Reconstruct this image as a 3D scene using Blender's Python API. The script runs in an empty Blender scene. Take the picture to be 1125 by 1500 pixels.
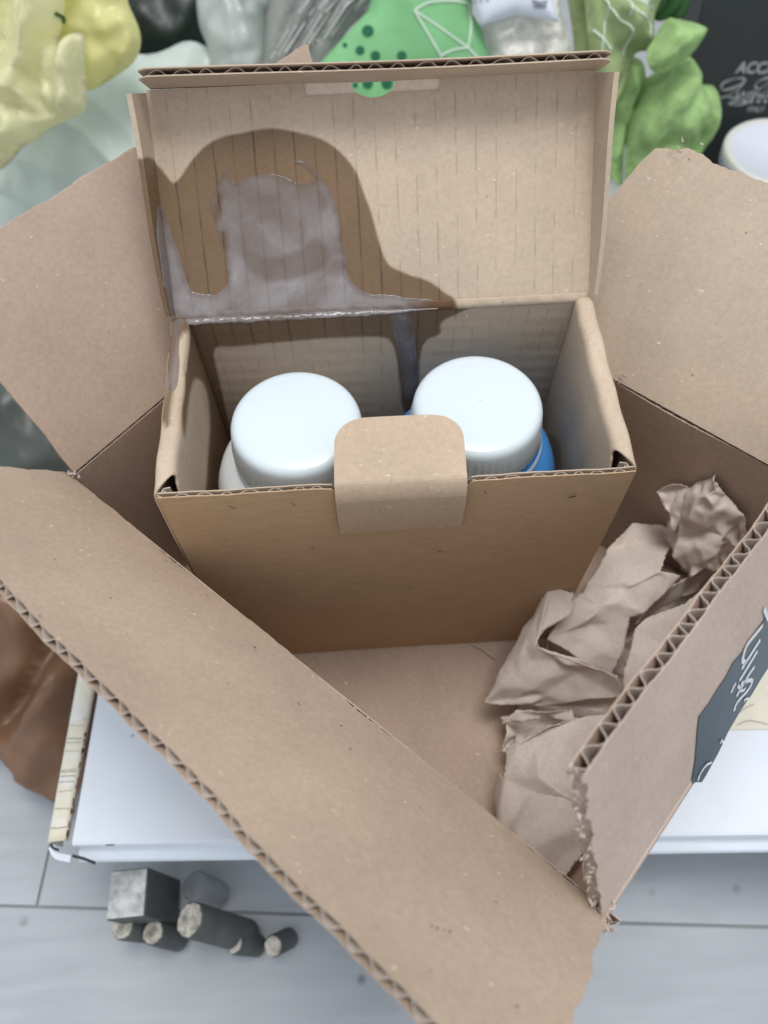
import bpy, bmesh, math, random
import numpy as np
from mathutils import Vector, Matrix, noise
from mathutils.geometry import delaunay_2d_cdt

random.seed(7); rng = np.random.RandomState(7)
sc = bpy.context.scene
COL = sc.collection

# ------------------------------------------------------------------ camera
CAM_R = np.array([[0.998137642627543, 0.05694079566920851, -0.02188588948360464],
                  [-0.060257105647616035, 0.8644126200358732, -0.49915919659131713],
                  [-0.00950408274917422, 0.49954836413632125, 0.8662338623604033]])
CAM_C = np.array([-0.01301016, -0.16629535, 0.45841244])
F_PX, CX, CY = 1127.0, 562.5, 750.0
cam_d = bpy.data.cameras.new('camera'); cam = bpy.data.objects.new('camera', cam_d); COL.objects.link(cam)
m4 = Matrix.Identity(4)
for i in range(3):
    for j in range(3): m4[i][j] = CAM_R[i, j]
    m4[i][3] = CAM_C[i]
cam.matrix_world = m4
cam_d.sensor_fit = 'VERTICAL'; cam_d.sensor_height = 36.0; cam_d.sensor_width = 27.0
cam_d.lens = F_PX * 36.0 / 1500.0
cam_d.clip_start = 0.01; cam_d.clip_end = 50
cam_d.dof.use_dof = True; cam_d.dof.focus_distance = 0.335; cam_d.dof.aperture_fstop = 7.0
sc.camera = cam

# ------------------------------------------------------------------ light
world = bpy.data.worlds.new('World'); sc.world = world; world.use_nodes = True
bg = world.node_tree.nodes['Background']
bg.inputs[0].default_value = (0.86, 0.93, 1.0, 1); bg.inputs[1].default_value = 0.86

def area(name, loc, target, size, power, col):
    d = bpy.data.lights.new(name, 'AREA'); d.shape = 'RECTANGLE'; d.size, d.size_y = size
    d.energy = power; d.color = col
    o = bpy.data.objects.new(name, d); COL.objects.link(o); o.location = loc
    o.rotation_euler = (Vector(target) - Vector(loc)).to_track_quat('-Z', 'Y').to_euler()
    return o
area('ceiling_light', (0.10, 0.16, 1.75), (0.0, 0.05, 0.1), (0.85, 0.5), 19.0, (1.0, 0.985, 0.96))
sc.view_settings.view_transform = 'Standard'; sc.view_settings.look = 'None'
sc.view_settings.exposure = 0.0; sc.view_settings.gamma = 1.0
sc.cycles.max_bounces = 12; sc.cycles.diffuse_bounces = 8; sc.cycles.transparent_max_bounces = 16

# ------------------------------------------------------------------ projection helpers
def ray(px):
    return CAM_R @ np.array([(px[0] - CX) / F_PX, -(px[1] - CY) / F_PX, -1.0])
def onpl(px, p0, n):
    d = ray(px); n = np.asarray(n, float)
    return CAM_C + d * (np.dot(np.asarray(p0, float) - CAM_C, n) / np.dot(d, n))
def onz(px, z): return onpl(px, (0, 0, z), (0, 0, 1))
def pix(P):
    X = (np.asarray(P, float) - CAM_C) @ CAM_R
    return np.stack([CX + F_PX * X[..., 0] / -X[..., 2], CY - F_PX * X[..., 1] / -X[..., 2]], -1)
def V(*a): return np.array(a, float)
def unit(v): v = np.asarray(v, float); return v / np.linalg.norm(v)

# ------------------------------------------------------------------ object helpers
def tag(o, label, cat, group=None, kind=None):
    if label: o['label'] = label
    if cat: o['category'] = cat
    if group: o['group'] = group
    if kind: o['kind'] = kind
    return o
def thing(name, loc, label, cat, group=None):
    o = bpy.data.objects.new(name, None); COL.objects.link(o); o.location = loc; o.empty_display_size = 0.02
    return tag(o, label, cat, group)
def origin_of(o):
    p = np.zeros(3)
    while o is not None:
        p = p + np.array(o.location); o = o.parent
    return p
def mesh_obj(name, verts, faces, mat, parent=None, smooth=False, attrs=None, base=None):
    verts = np.asarray(verts, float)
    if parent is not None: verts = verts - origin_of(parent); loc = None
    else:
        if base is None: base = (verts.min(0) + verts.max(0)) / 2; base[2] = verts[:, 2].min()
        verts = verts - np.asarray(base); loc = base
    me = bpy.data.meshes.new(name); me.from_pydata(verts.tolist(), [], [list(map(int, f)) for f in faces]); me.validate(); me.update()
    if attrs:
        for k, a in attrs.items():
            at = me.attributes.new(k, 'FLOAT', 'POINT'); at.data.foreach_set('value', np.asarray(a, np.float32))
    if smooth: me.polygons.foreach_set('use_smooth', [True] * len(me.polygons))
    if mat: me.materials.append(mat)
    o = bpy.data.objects.new(name, me); COL.objects.link(o)
    if parent is not None: o.parent = parent
    else: o.location = loc
    return o

def grid_faces(ni, nj, off=0, flip=False):
    i, j = np.meshgrid(np.arange(ni - 1), np.arange(nj - 1), indexing='ij')
    a = (i * nj + j).ravel() + off
    f = np.stack([a, a + nj, a + nj + 1, a + 1], 1)
    return f[:, ::-1] if flip else f
def thick_grid(P, th, side=0.0):
    """P (ni,nj,3): sheet of thickness th. side=0 centred, +1 the sheet grows behind the surface."""
    du = np.gradient(P, axis=0); dv = np.gradient(P, axis=1)
    n = np.cross(du, dv); n /= np.linalg.norm(n, axis=-1, keepdims=True) + 1e-12
    ni, nj = P.shape[:2]
    A = P + n * th * (0.5 - 0.5 * side); B = P - n * th * (0.5 + 0.5 * side)
    verts = np.concatenate([A.reshape(-1, 3), B.reshape(-1, 3)]); N = ni * nj
    fs = [grid_faces(ni, nj), grid_faces(ni, nj, N, True)]
    idx = np.arange(N).reshape(ni, nj)
    loop = np.concatenate([idx[:, 0], idx[-1, 1:], idx[-2::-1, -1], idx[0, -2:0:-1]])
    nx = np.roll(loop, -1)
    fs.append(np.stack([nx, loop, loop + N, nx + N], 1))
    return verts, np.concatenate(fs)
def thick_obj(name, P, th, mat, parent=None, side=0.0, smooth=False, attrs=None, base=None):
    v, f = thick_grid(P, th, side)
    if attrs: attrs = {k: np.concatenate([a.ravel(), a.ravel()]) for k, a in attrs.items()}
    return mesh_obj(name, v, f, mat, parent, smooth, attrs, base)
def merge(parts):
    vs, fs, n = [], [], 0
    for v, f in parts:
        v = np.asarray(v, float); vs.append(v); fs += [[int(i) + n for i in q] for q in f]; n += len(v)
    return np.concatenate(vs), fs
def box_vf(c, ax, half, bev=0.0):
    bm = bmesh.new(); bmesh.ops.create_cube(bm, size=2.0)
    for v in bm.verts: v.co = Vector((v.co.x * half[0], v.co.y * half[1], v.co.z * half[2]))
    if bev: bmesh.ops.bevel(bm, geom=bm.edges[:], offset=bev, segments=3, affect='EDGES', profile=0.5)
    bm.verts.index_update()
    A = np.array(ax, float)
    v = np.array([np.asarray(c) + A[0] * q.co.x + A[1] * q.co.y + A[2] * q.co.z for q in bm.verts])
    f = [[q.index for q in p.verts] for p in bm.faces]; bm.free()
    return v, f
def lathe_vf(c, prof, n=96, axis=None, fn=None):
    """profile [(r,z)], optional radial modulation fn(r,z,angle)->r"""
    vs, fs = [], []
    for r, z in prof:
        for k in range(n):
            a = 2 * math.pi * k / n; rr = fn(r, z, a) if fn else r
            vs.append((rr * math.cos(a), rr * math.sin(a), z))
    for i in range(len(prof) - 1):
        for k in range(n):
            k2 = (k + 1) % n; fs.append([i * n + k, i * n + k2, (i + 1) * n + k2, (i + 1) * n + k])
    fs.append(list(range(n))[::-1]); fs.append([(len(prof) - 1) * n + k for k in range(n)])
    vs = np.array(vs)
    if axis is not None: vs = vs @ np.array(axis)
    return vs + np.asarray(c), fs
def ribbon_vf(pts, nrm, width, lift=0.0003, closed=False):
    P = np.asarray(pts, float)
    N = np.asarray(nrm, float); N = np.tile(N, (len(P), 1)) if N.ndim == 1 else N
    T = np.gradient(P, axis=0); T /= np.linalg.norm(T, axis=1, keepdims=True) + 1e-12
    S = np.cross(N, T); S /= np.linalg.norm(S, axis=1, keepdims=True) + 1e-12
    w = (np.full(len(P), width) if np.isscalar(width) else np.asarray(width))[:, None] * 0.5
    v = np.concatenate([P + S * w + N * lift, P - S * w + N * lift]); n = len(P)
    return v, [[i + n, i + n + 1, i + 1, i] for i in range(n - 1)]
def spline(pts, k=8):
    """Catmull-Rom through 2-D or 3-D points"""
    P = np.asarray(pts, float)
    if len(P) < 3: return np.array([P[0] + (P[-1] - P[0]) * t for t in np.linspace(0, 1, k + 1)])
    Q = np.concatenate([[2 * P[0] - P[1]], P, [2 * P[-1] - P[-2]]]); out = []
    for i in range(1, len(Q) - 2):
        for t in np.linspace(0, 1, k, endpoint=False):
            a, b, c, d = Q[i - 1], Q[i], Q[i + 1], Q[i + 2]
            out.append(0.5 * ((2 * b) + (c - a) * t + (2 * a - 5 * b + 4 * c - d) * t * t + (-a + 3 * b - 3 * c + d) * t ** 3))
    out.append(P[-1]); return np.array(out)
def seg_dist(p, poly, closed=False):
    """distance from points p (n,2) to a polyline"""
    P = np.asarray(poly, float)
    if closed: P = np.concatenate([P, P[:1]])
    best = np.full(len(p), 1e9)
    for a, b in zip(P[:-1], P[1:]):
        ab = b - a; t = np.clip(((p - a) @ ab) / (ab @ ab + 1e-18), 0, 1)
        best = np.minimum(best, np.linalg.norm(p - a - t[:, None] * ab, axis=1))
    return best
def inside(p, poly):
    P = np.asarray(poly, float); r = np.zeros(len(p), bool); j = len(P) - 1
    for i in range(len(P)):
        c = (P[i, 1] > p[:, 1]) != (P[j, 1] > p[:, 1])
        with np.errstate(divide='ignore', invalid='ignore'):
            x = (P[j, 0] - P[i, 0]) * (p[:, 1] - P[i, 1]) / (P[j, 1] - P[i, 1] + 1e-18) + P[i, 0]
        r ^= c & (p[:, 0] < x); j = i
    return r
def sdf(p, poly):                       # positive inside
    d = seg_dist(p, poly, True); return np.where(inside(p, poly), d, -d)
def sstep(x, a, b):
    t = np.clip((x - a) / (b - a), 0, 1); return t * t * (3 - 2 * t)
def vnoise(P, sc_, seed=0.0, octaves=2):
    P = np.asarray(P, float).reshape(-1, 3)
    return np.array([noise.fractal(Vector(q * sc_ + seed), 0.6, 2.1, octaves) for q in P])

# ------------------------------------------------------------------ materials
class NT:
    def __init__(s, name):
        s.m = bpy.data.materials.new(name); s.m.use_nodes = True; s.t = s.m.node_tree; s.t.nodes.clear()
        s.out = s.n('ShaderNodeOutputMaterial')
    def n(s, typ, **kw):
        o = s.t.nodes.new(typ)
        for k, v in kw.items(): setattr(o, k, v)
        return o
    def l(s, a, b): s.t.links.new(a, b)
    def val(s, sock, v):
        if hasattr(v, 'is_output') or isinstance(v, bpy.types.NodeSocket): s.l(v, sock)
        else:
            if isinstance(v, tuple) and len(v) == 3 and sock.type == 'RGBA': v = (*v, 1)
            sock.default_value = v
    def coord(s, scale=(1, 1, 1), which='Object'):
        c = s.n('ShaderNodeTexCoord'); mp = s.n('ShaderNodeMapping'); mp.inputs['Scale'].default_value = scale
        s.l(c.outputs[which], mp.inputs[0]); return mp.outputs[0]
    def noise(s, vec, scale, detail=3, rough=0.6, dist=0.0):
        o = s.n('ShaderNodeTexNoise'); s.l(vec, o.inputs['Vector'])
        o.inputs['Scale'].default_value = scale; o.inputs['Detail'].default_value = detail
        o.inputs['Roughness'].default_value = rough; o.inputs['Distortion'].default_value = dist
        return o.outputs['Fac']
    def ramp(s, fac, stops):
        o = s.n('ShaderNodeValToRGB'); s.l(fac, o.inputs[0]); e = o.color_ramp.elements
        while len(e) < len(stops): e.new(0.5)
        for k, (p, c) in zip(e, stops):
            k.position = p; k.color = (c, c, c, 1) if not isinstance(c, tuple) else (*c, 1)
        return o.outputs[0]
    def mix(s, fac, a, b, mode='MIX'):
        o = s.n('ShaderNodeMix', data_type='RGBA', blend_type=mode)
        s.val(o.inputs[0], fac); s.val(o.inputs[6], a); s.val(o.inputs[7], b); return o.outputs[2]
    def math(s, op, a, b=0.0):
        o = s.n('ShaderNodeMath', operation=op); s.val(o.inputs[0], a); s.val(o.inputs[1], b); return o.outputs[0]
    def attr(s, name):
        o = s.n('ShaderNodeAttribute'); o.attribute_name = name; return o.outputs['Fac']
    def bump(s, h, strength=0.3, dist=0.001):
        o = s.n('ShaderNodeBump'); o.inputs['Strength'].default_value = strength; o.inputs['Distance'].default_value = dist
        s.l(h, o.inputs['Height']); return o.outputs[0]
    def bsdf(s, col, rough=0.6, normal=None, spec=0.5, **kw):
        b = s.n('ShaderNodeBsdfPrincipled'); s.val(b.inputs['Base Color'], col); s.val(b.inputs['Roughness'], rough)
        s.val(b.inputs['Specular IOR Level'], spec)
        for k, v in kw.items(): s.val(b.inputs[k.replace('_', ' ')], v)
        if normal is not None: s.l(normal, b.inputs['Normal'])
        return b.outputs[0]
    def done(s, sh): s.l(sh, s.out.inputs[0]); return s.m

def kraft(name, col, streak=(1, 1, 1), wet=False, flutes=None, speck=1.0, var=0.13, dens=0.0):
    """paperboard: mottled brown, pale and dark fibre specks, optional soak-in stain and flute show-through"""
    t = NT(name); v = t.coord()
    vs = t.coord(streak)
    c = V(*col)
    big = t.noise(v, 14, 6, 0.62); fine = t.noise(vs, 420, 3, 0.7)
    base = t.mix(t.ramp(big, [(0.3, 0.0), (0.72, 1.0)]), tuple(c * (1 - var)), tuple(c * (1 + var * 0.8)))
    base = t.mix(t.ramp(fine, [(0.3, 0.0), (0.7, 1.0)]), t.mix(1.0, base, (0.86, 0.85, 0.84), 'MULTIPLY'), base)
    fib = t.n('ShaderNodeTexVoronoi'); fib.inputs['Scale'].default_value = 330; fib.inputs['Randomness'].default_value = 1
    vv = t.coord((0.55, 1, 1)); nz = t.n('ShaderNodeTexNoise'); nz.inputs['Scale'].default_value = 300; t.l(vv, nz.inputs['Vector'])
    md = t.n('ShaderNodeVectorMath', operation='MULTIPLY_ADD'); t.l(nz.outputs['Color'], md.inputs[0]); md.inputs[1].default_value = (0.004, 0.004, 0.004); t.l(vv, md.inputs[2])
    t.l(md.outputs[0], fib.inputs['Vector'])
    gate = t.noise(v, 140, 2, 0.5)
    light = t.math('MULTIPLY', t.ramp(fib.outputs['Distance'], [(0.08, 1.0), (0.17, 0.0)]), t.ramp(gate, [(0.57 - dens, 0.0), (0.66 - dens, min(1, 0.75 * speck))]))
    base = t.mix(light, base, tuple(np.minimum(c * 1.75 + 0.06, 0.9)))
    f2 = t.n('ShaderNodeTexVoronoi'); f2.inputs['Scale'].default_value = 150; t.l(t.coord((1, 0.8, 0.9)), f2.inputs['Vector'])
    g2 = t.noise(v, 70, 2, 0.5)
    dark = t.math('MULTIPLY', t.ramp(f2.outputs['Distance'], [(0.06, 1.0), (0.11, 0.0)]), t.ramp(g2, [(0.6, 0.0), (0.66, 0.75 * speck)]))
    base = t.mix(dark, base, tuple(c * 0.35))
    rough = 0.82
    hgt = t.math('ADD', fine, t.math('MULTIPLY', big, 0.6))
    if flutes:
        fl = t.attr('flute')
        if wet:
            w = t.attr('wet')
            base = t.mix(t.math('MULTIPLY', fl, 0.42), base, tuple(c * 0.42))
            base = t.mix(w, base, t.mix(1.0, base, (0.345, 0.275, 0.205), 'MULTIPLY'))
            base = t.mix(t.math('MULTIPLY', t.math('MULTIPLY', t.attr('line'), w), 0.72), base, tuple(c * 0.09))
            rough = t.math('SUBTRACT', 0.82, t.math('MULTIPLY', w, 0.32))
        else: base = t.mix(t.math('MULTIPLY', fl, 0.35), base, tuple(c * 0.4))
    elif wet:
        w = t.attr('wet'); base = t.mix(w, base, t.mix(1.0, base, (0.48, 0.36, 0.25), 'MULTIPLY'))
        rough = t.math('SUBTRACT', 0.82, t.math('MULTIPLY', w, 0.32))
    return t.done(t.bsdf(base, rough, t.bump(hgt, 0.16, 0.0006), 0.28))

M_OUT_IN = kraft('kraft_outer_inside', (0.53, 0.404, 0.32))
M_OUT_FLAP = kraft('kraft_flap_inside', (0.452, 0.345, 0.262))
M_OUT_D = kraft('kraft_worn_flap', (0.56, 0.445, 0.345))
M_OUT_OUT = kraft('kraft_outer_outside', (0.53, 0.425, 0.365), speck=0.6)
M_FLUTE = kraft('kraft_fluting', (0.56, 0.47, 0.41), speck=0.2)
M_IN_OUT = kraft('kraft_bottle_box_outside', (0.52, 0.365, 0.232), streak=(0.25, 1, 1), speck=0.6, var=0.06)
M_IN_IN = kraft('kraft_bottle_box_inside', (0.555, 0.44, 0.335), wet=True, flutes=True, speck=0.7)
M_TAB = kraft('kraft_tab', (0.53, 0.405, 0.30), speck=0.62, dens=0.12)
M_RAW = kraft('kraft_raw_edge', (0.80, 0.68, 0.55), speck=0.3)
M_PAPER = kraft('kraft_packing_paper', (0.71, 0.625, 0.56), speck=0.25, var=0.1)

def m_plain(name, col, rough, spec=0.5, var=0.06, scale=40, bump=0.05, bdist=0.0005, **kw):
    t = NT(name); v = t.coord(); nz = t.noise(v, scale, 4, 0.6); c = V(*col)
    base = t.mix(t.ramp(nz, [(0.3, 0.0), (0.7, 1.0)]), tuple(c * (1 - var)), tuple(np.minimum(c * (1 + var), 1)))
    return t.done(t.bsdf(base, rough, t.bump(nz, bump, bdist), spec, **kw))
def m_film(name, col, rough, trans=0.3, var=0.08, scale=18, spec=0.5, clear=0.0, bump=0.25, bdist=0.002, crease=26):
    """thin plastic: diffuse + light passing through + gloss, optionally partly see-through"""
    t = NT(name); v = t.coord(); nz = t.noise(v, scale, 5, 0.62, 0.4); c = V(*col)
    base = t.mix(t.ramp(nz, [(0.3, 0.0), (0.7, 1.0)]), tuple(c * (1 - var)), tuple(np.minimum(c * (1 + var), 1)))
    rg = t.n('ShaderNodeTexNoise'); rg.noise_type = 'RIDGED_MULTIFRACTAL'; rg.inputs['Scale'].default_value = crease; rg.inputs['Detail'].default_value = 3; rg.inputs['Roughness'].default_value = 0.45; rg.inputs['Distortion'].default_value = 0.8
    t.l(v, rg.inputs['Vector']); nb = t.bump(t.math('ADD', nz, t.math('MULTIPLY', rg.outputs['Fac'], 0.9)), bump * 1.6, bdist * 1.5)
    p = t.bsdf(base, rough, nb, spec)
    tr = t.n('ShaderNodeBsdfTranslucent'); t.l(base, tr.inputs[0]); t.l(nb, tr.inputs['Normal'])
    mx = t.n('ShaderNodeMixShader'); mx.inputs[0].default_value = trans; t.l(p, mx.inputs[1]); t.l(tr.outputs[0], mx.inputs[2])
    sh = mx.outputs[0]
    if clear:
        tp = t.n('ShaderNodeBsdfTransparent'); m2 = t.n('ShaderNodeMixShader'); m2.inputs[0].default_value = clear
        t.l(sh, m2.inputs[1]); t.l(tp.outputs[0], m2.inputs[2]); sh = m2.outputs[0]
    return t.done(sh)
M_CAP = m_plain('white_cap_plastic', (0.64, 0.71, 0.75), 0.30, 0.5, 0.01, 30, 0.02, Subsurface_Weight=0.15, Subsurface_Radius=(0.004, 0.004, 0.004))
M_WBODY = m_plain('white_bottle_plastic', (0.86, 0.92, 0.95), 0.38, 0.45, 0.02)
M_BLUE = m_plain('blue_bottle_plastic', (0.06, 0.27, 0.66), 0.35, 0.5, 0.05)
M_BAND = m_film('tamper_band_plastic', (0.62, 0.76, 0.86), 0.3, 0.3, 0.02, clear=0.15)
M_WHITE = None

# ================================================================== SETTING
FLOOR_Z = -0.12
def m_floor():
    t = NT('floor_laminate'); v = t.coord((1.2, 9, 1)); nz = t.noise(v, 9, 6, 0.65, 0.5)
    base = t.mix(t.ramp(nz, [(0.25, 0.0), (0.75, 1.0)]), (0.37, 0.395, 0.42), (0.485, 0.505, 0.53))
    v2 = t.coord(); big = t.noise(v2, 7, 3, 0.5)
    base = t.mix(t.ramp(big, [(0.35, 0.0), (0.75, 0.6)]), base, (0.33, 0.345, 0.365))
    vo = t.n('ShaderNodeTexVoronoi'); vo.inputs['Scale'].default_value = 26; t.l(v2, vo.inputs['Vector'])
    g = t.noise(v2, 15, 2)
    sp = t.math('MULTIPLY', t.ramp(vo.outputs['Distance'], [(0.05, 1.0), (0.11, 0.0)]), t.ramp(g, [(0.47, 0.0), (0.57, 0.7)]))
    base = t.mix(sp, base, (0.13, 0.13, 0.14))
    return t.done(t.bsdf(base, 0.42, t.bump(nz, 0.05, 0.0005), 0.4))
M_FLOOR = m_floor()
M_JOINT = m_plain('floor_joint', (0.38, 0.385, 0.39), 0.9, 0.2)
floor = mesh_obj('floor', *box_vf((0.2, 0.4, FLOOR_Z - 0.0110), np.eye(3), (3.0, 3.0, 0.0080)), M_JOINT)
floor['kind'] = 'structure'
a0 = onz((0, 1327), FLOOR_Z); a1 = onz((165, 1327), FLOOR_Z); b0 = onz((62, 1290), FLOOR_Z)
fd = unit((onz((1000, 1353), FLOOR_Z) - onz((60, 1327), FLOOR_Z)) * V(1, 1, 0)); fv = V(-fd[1], fd[0], 0)         # plank direction and across
J0 = a0 @ fv; T0 = b0 @ fd
PW, PL = 0.148, 0.92
for r in range(-2, 6):
    off = T0 + (0.0 if r == 0 else (r * 0.37) % PL)
    for k in range(-2, 2):
        lo = off + k * PL; ctr = fd * (lo + PL / 2) + fv * (J0 + (r + 0.5) * PW)
        v, f = box_vf((ctr[0], ctr[1], FLOOR_Z - 0.0025), (fd, fv, V(0, 0, 1)), (PL / 2 - 0.0008, PW / 2 - 0.0008, 0.0025), 0.0007)
        mesh_obj('floor_plank', v, f, M_FLOOR, floor)

# ---- white sheet-metal panel the big box stands on
def m_enamel():
    t = NT('white_enamel'); v = t.coord(); nz = t.noise(v, 30, 4); big = t.noise(v, 5, 3)
    base = t.mix(t.ramp(nz, [(0.3, 0.0), (0.7, 1.0)]), (0.70, 0.745, 0.815), (0.75, 0.79, 0.86))
    base = t.mix(t.ramp(big, [(0.5, 0.0), (0.8, 0.3)]), base, (0.74, 0.73, 0.72))
    vo = t.n('ShaderNodeTexVoronoi'); vo.inputs['Scale'].default_value = 55; t.l(v, vo.inputs['Vector'])
    sp = t.math('MULTIPLY', t.ramp(vo.outputs['Distance'], [(0.04, 1.0), (0.08, 0.0)]), t.ramp(t.noise(v, 22, 2), [(0.56, 0.0), (0.64, 0.6)]))
    base = t.mix(sp, base, (0.22, 0.19, 0.17))
    return t.done(t.bsdf(base, 0.34, t.bump(nz, 0.03, 0.0004), 0.45))
M_ENAMEL = m_enamel()
sd = unit(V(0.3863, -0.0185, 0)); sv = V(-sd[1], sd[0], 0)        # along the front edge, and backward
S0 = V(-0.188, -0.1018, -0.005)                                    # front-left corner of the top sheet
slab = thing('metal_panel', (-0.18, -0.1, -0.04), 'white enamelled metal panel with a rounded front lip under the cardboard boxes', 'metal panel')
LEN, DEP = 0.80, 0.34
prof = [(DEP, -0.030), (DEP, -0.0004), (DEP - 0.001, 0.0)] + [(DEP * k, 0.0) for k in (0.8, 0.6, 0.4, 0.2, 0.05)] + [(0.0015, 0.0), (0.0004, -0.0004), (0.0, -0.0015),
        (0.0008, -0.0035), (0.0010, -0.0110), (-0.0002, -0.0122), (-0.0042, -0.0128), (-0.0060, -0.0138), (-0.0068, -0.0158), (-0.0062, -0.0182), (-0.004, -0.020), (-0.003, -0.032)]
us = np.linspace(0, LEN, 60)
Pg = np.array([[S0 + sd * u + sv * y + V(0, 0, z) for (y, z) in prof] for u in us])
thick_obj('top_sheet', Pg, 0.0008, M_ENAMEL, slab, side=1.0)
def m_tape():
    t = NT('yellowed_tape'); v = t.coord(); nz = t.noise(v, 55, 4, 0.6, 0.6); g = t.coord((1, 1, 1), 'Object')
    base = t.mix(t.ramp(nz, [(0.36, 0.0), (0.62, 1.0)]), (0.76, 0.755, 0.73), (0.72, 0.66, 0.50))
    base = t.mix(t.ramp(t.noise(v, 160, 3), [(0.6, 0.0), (0.75, 0.5)]), base, (0.40, 0.26, 0.14))
    return t.done(t.bsdf(base, 0.45, t.bump(nz, 0.1, 0.0004), 0.4))
M_TAPE = m_tape(); M_CRACK = m_plain('dirt_line', (0.15, 0.13, 0.11), 0.9, 0.2); M_RUST = m_plain('rust', (0.20, 0.10, 0.06), 0.85, 0.2)
TZ = -0.0042
ed0, ed1 = onz((118, 965), TZ), onz((69, 1234), TZ); ei0, ei1 = onz((140, 985), TZ), onz((96, 1231), TZ)
e_dir = unit(ed1 - ed0); ed_ = ed1 - e_dir * 0.36; ei_ = ei1 - unit(ei1 - ei0) * 0.36
strip = []
for k in np.linspace(0, 1, 60):
    o, i = ed_ + (ed1 - ed_) * k, ei_ + (ei1 - ei_) * k; c = (i - o)
    strip.append([o + V(0, 0, -0.022), o + V(0, 0, -0.002), o + c * 0.06 + V(0, 0, -0.0006), o + c * 0.18, o + c * 0.5 + V(0, 0, 0.0004), o + c * 0.85, o + c * 0.97 + V(0, 0, -0.0006), i + V(0, 0, -0.003)])
te = thick_obj('taped_edge', np.array(strip), 0.0012, M_TAPE, slab, smooth=True)
parts = []
for py in (1063, 1082, 1088, 1100, 1128, 1131, 1138, 1146, 1160, 1185, 1214):
    k = (py - 985) / (1232 - 985); o, i = onz((115 - 46 * k, py + random.uniform(-1, 1)), TZ + 0.0008), onz((139 - 43 * k, py - random.uniform(0, 3)), TZ + 0.0008)
    parts.append(ribbon_vf([o + (i - o) * q + V(0, random.uniform(-.0002, .0002), 0) for q in np.linspace(0.08, 0.92, 6)], V(0, 0, 1), random.uniform(0.00018, 0.0004), 0.0002))
mesh_obj('cracks', *merge(parts), M_CRACK, te)
parts = []
for k in range(46):
    q = random.random(); p = ei1 + (ei0 - ei1) * q * 0.62 + V(random.uniform(-0.0002, 0.0016), 0, -0.0003); s = random.uniform(0.0004, 0.0014)
    n = 6; vs = [p + V(s * 0.5 * math.cos(a + random.random()), s * 1.5 * math.sin(a + random.random() * .6), 0) for a in np.linspace(0, 6.28, n, endpoint=False)]
    parts.append((vs + [x + V(0, 0, 0.0002) for x in vs], [list(range(n, 2 * n))] + [[i, (i + 1) % n, (i + 1) % n + n, i + n] for i in range(n)]))
mesh_obj('rust_flakes', *merge(parts), M_RUST, slab)
# rolled corner, dark ribbons painted as the shaded gap under it
cs = [onz(p, -0.012) for p in ((76, 1238), (84, 1252), (104, 1257))]
mesh_obj('corner_roll', *merge([lathe_vf(np.zeros(3), [(0.0022, 0), (0.0022, 1)], 10)]) if False else merge([ribbon_vf(spline(cs, 5), V(0, -.5, .85), 0.004, 0.001)]), M_ENAMEL, slab)
mesh_obj('seam_shade', *merge([ribbon_vf(spline([onz(p, -0.0135) for p in ((108, 1251), (124, 1255), (142, 1262))], 5), V(0, -.5, .85), 0.0018, 0.0022),
                              ribbon_vf(spline([onz(p, -0.0075) for p in ((76, 1234), (79, 1240), (88, 1244))], 5), V(0, -.5, .85), 0.0016, 0.0015)]), m_plain('painted_gap_shade', (0.05, 0.055, 0.06), 0.8, 0.2), slab)
for a, w in (([(130, 1158), (126, 1168), (122, 1179)], 0.0012), ([(143, 1058), (147, 1054)], 0.0005), ([(155, 1238), (168, 1238)], 0.0007), ([(952, 1217), (956, 1219)], 0.001), ([(1110, 1214), (1113, 1217)], 0.0012)):
    mesh_obj('scratch', *ribbon_vf([onz(p, -0.0048) for p in a], V(0, 0, 1), w, 0.0003), M_CRACK, slab)
mesh_obj('cloth_sheet', *box_vf(onz((1135, 1010), -0.0046) + V(0.045, 0.0, 0.001), (sd, sv, V(0, 0, 1)), (0.085, 0.0265, 0.0008), 0.0004), m_plain('cream_paper', (0.74, 0.70, 0.58), 0.7, 0.3, 0.05))
cs_ = bpy.data.objects['cloth_sheet']; cs_.name = 'paper_strip'; tag(cs_, 'cream strip of paper lying on the white panel beside the dark label', 'paper')

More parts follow.
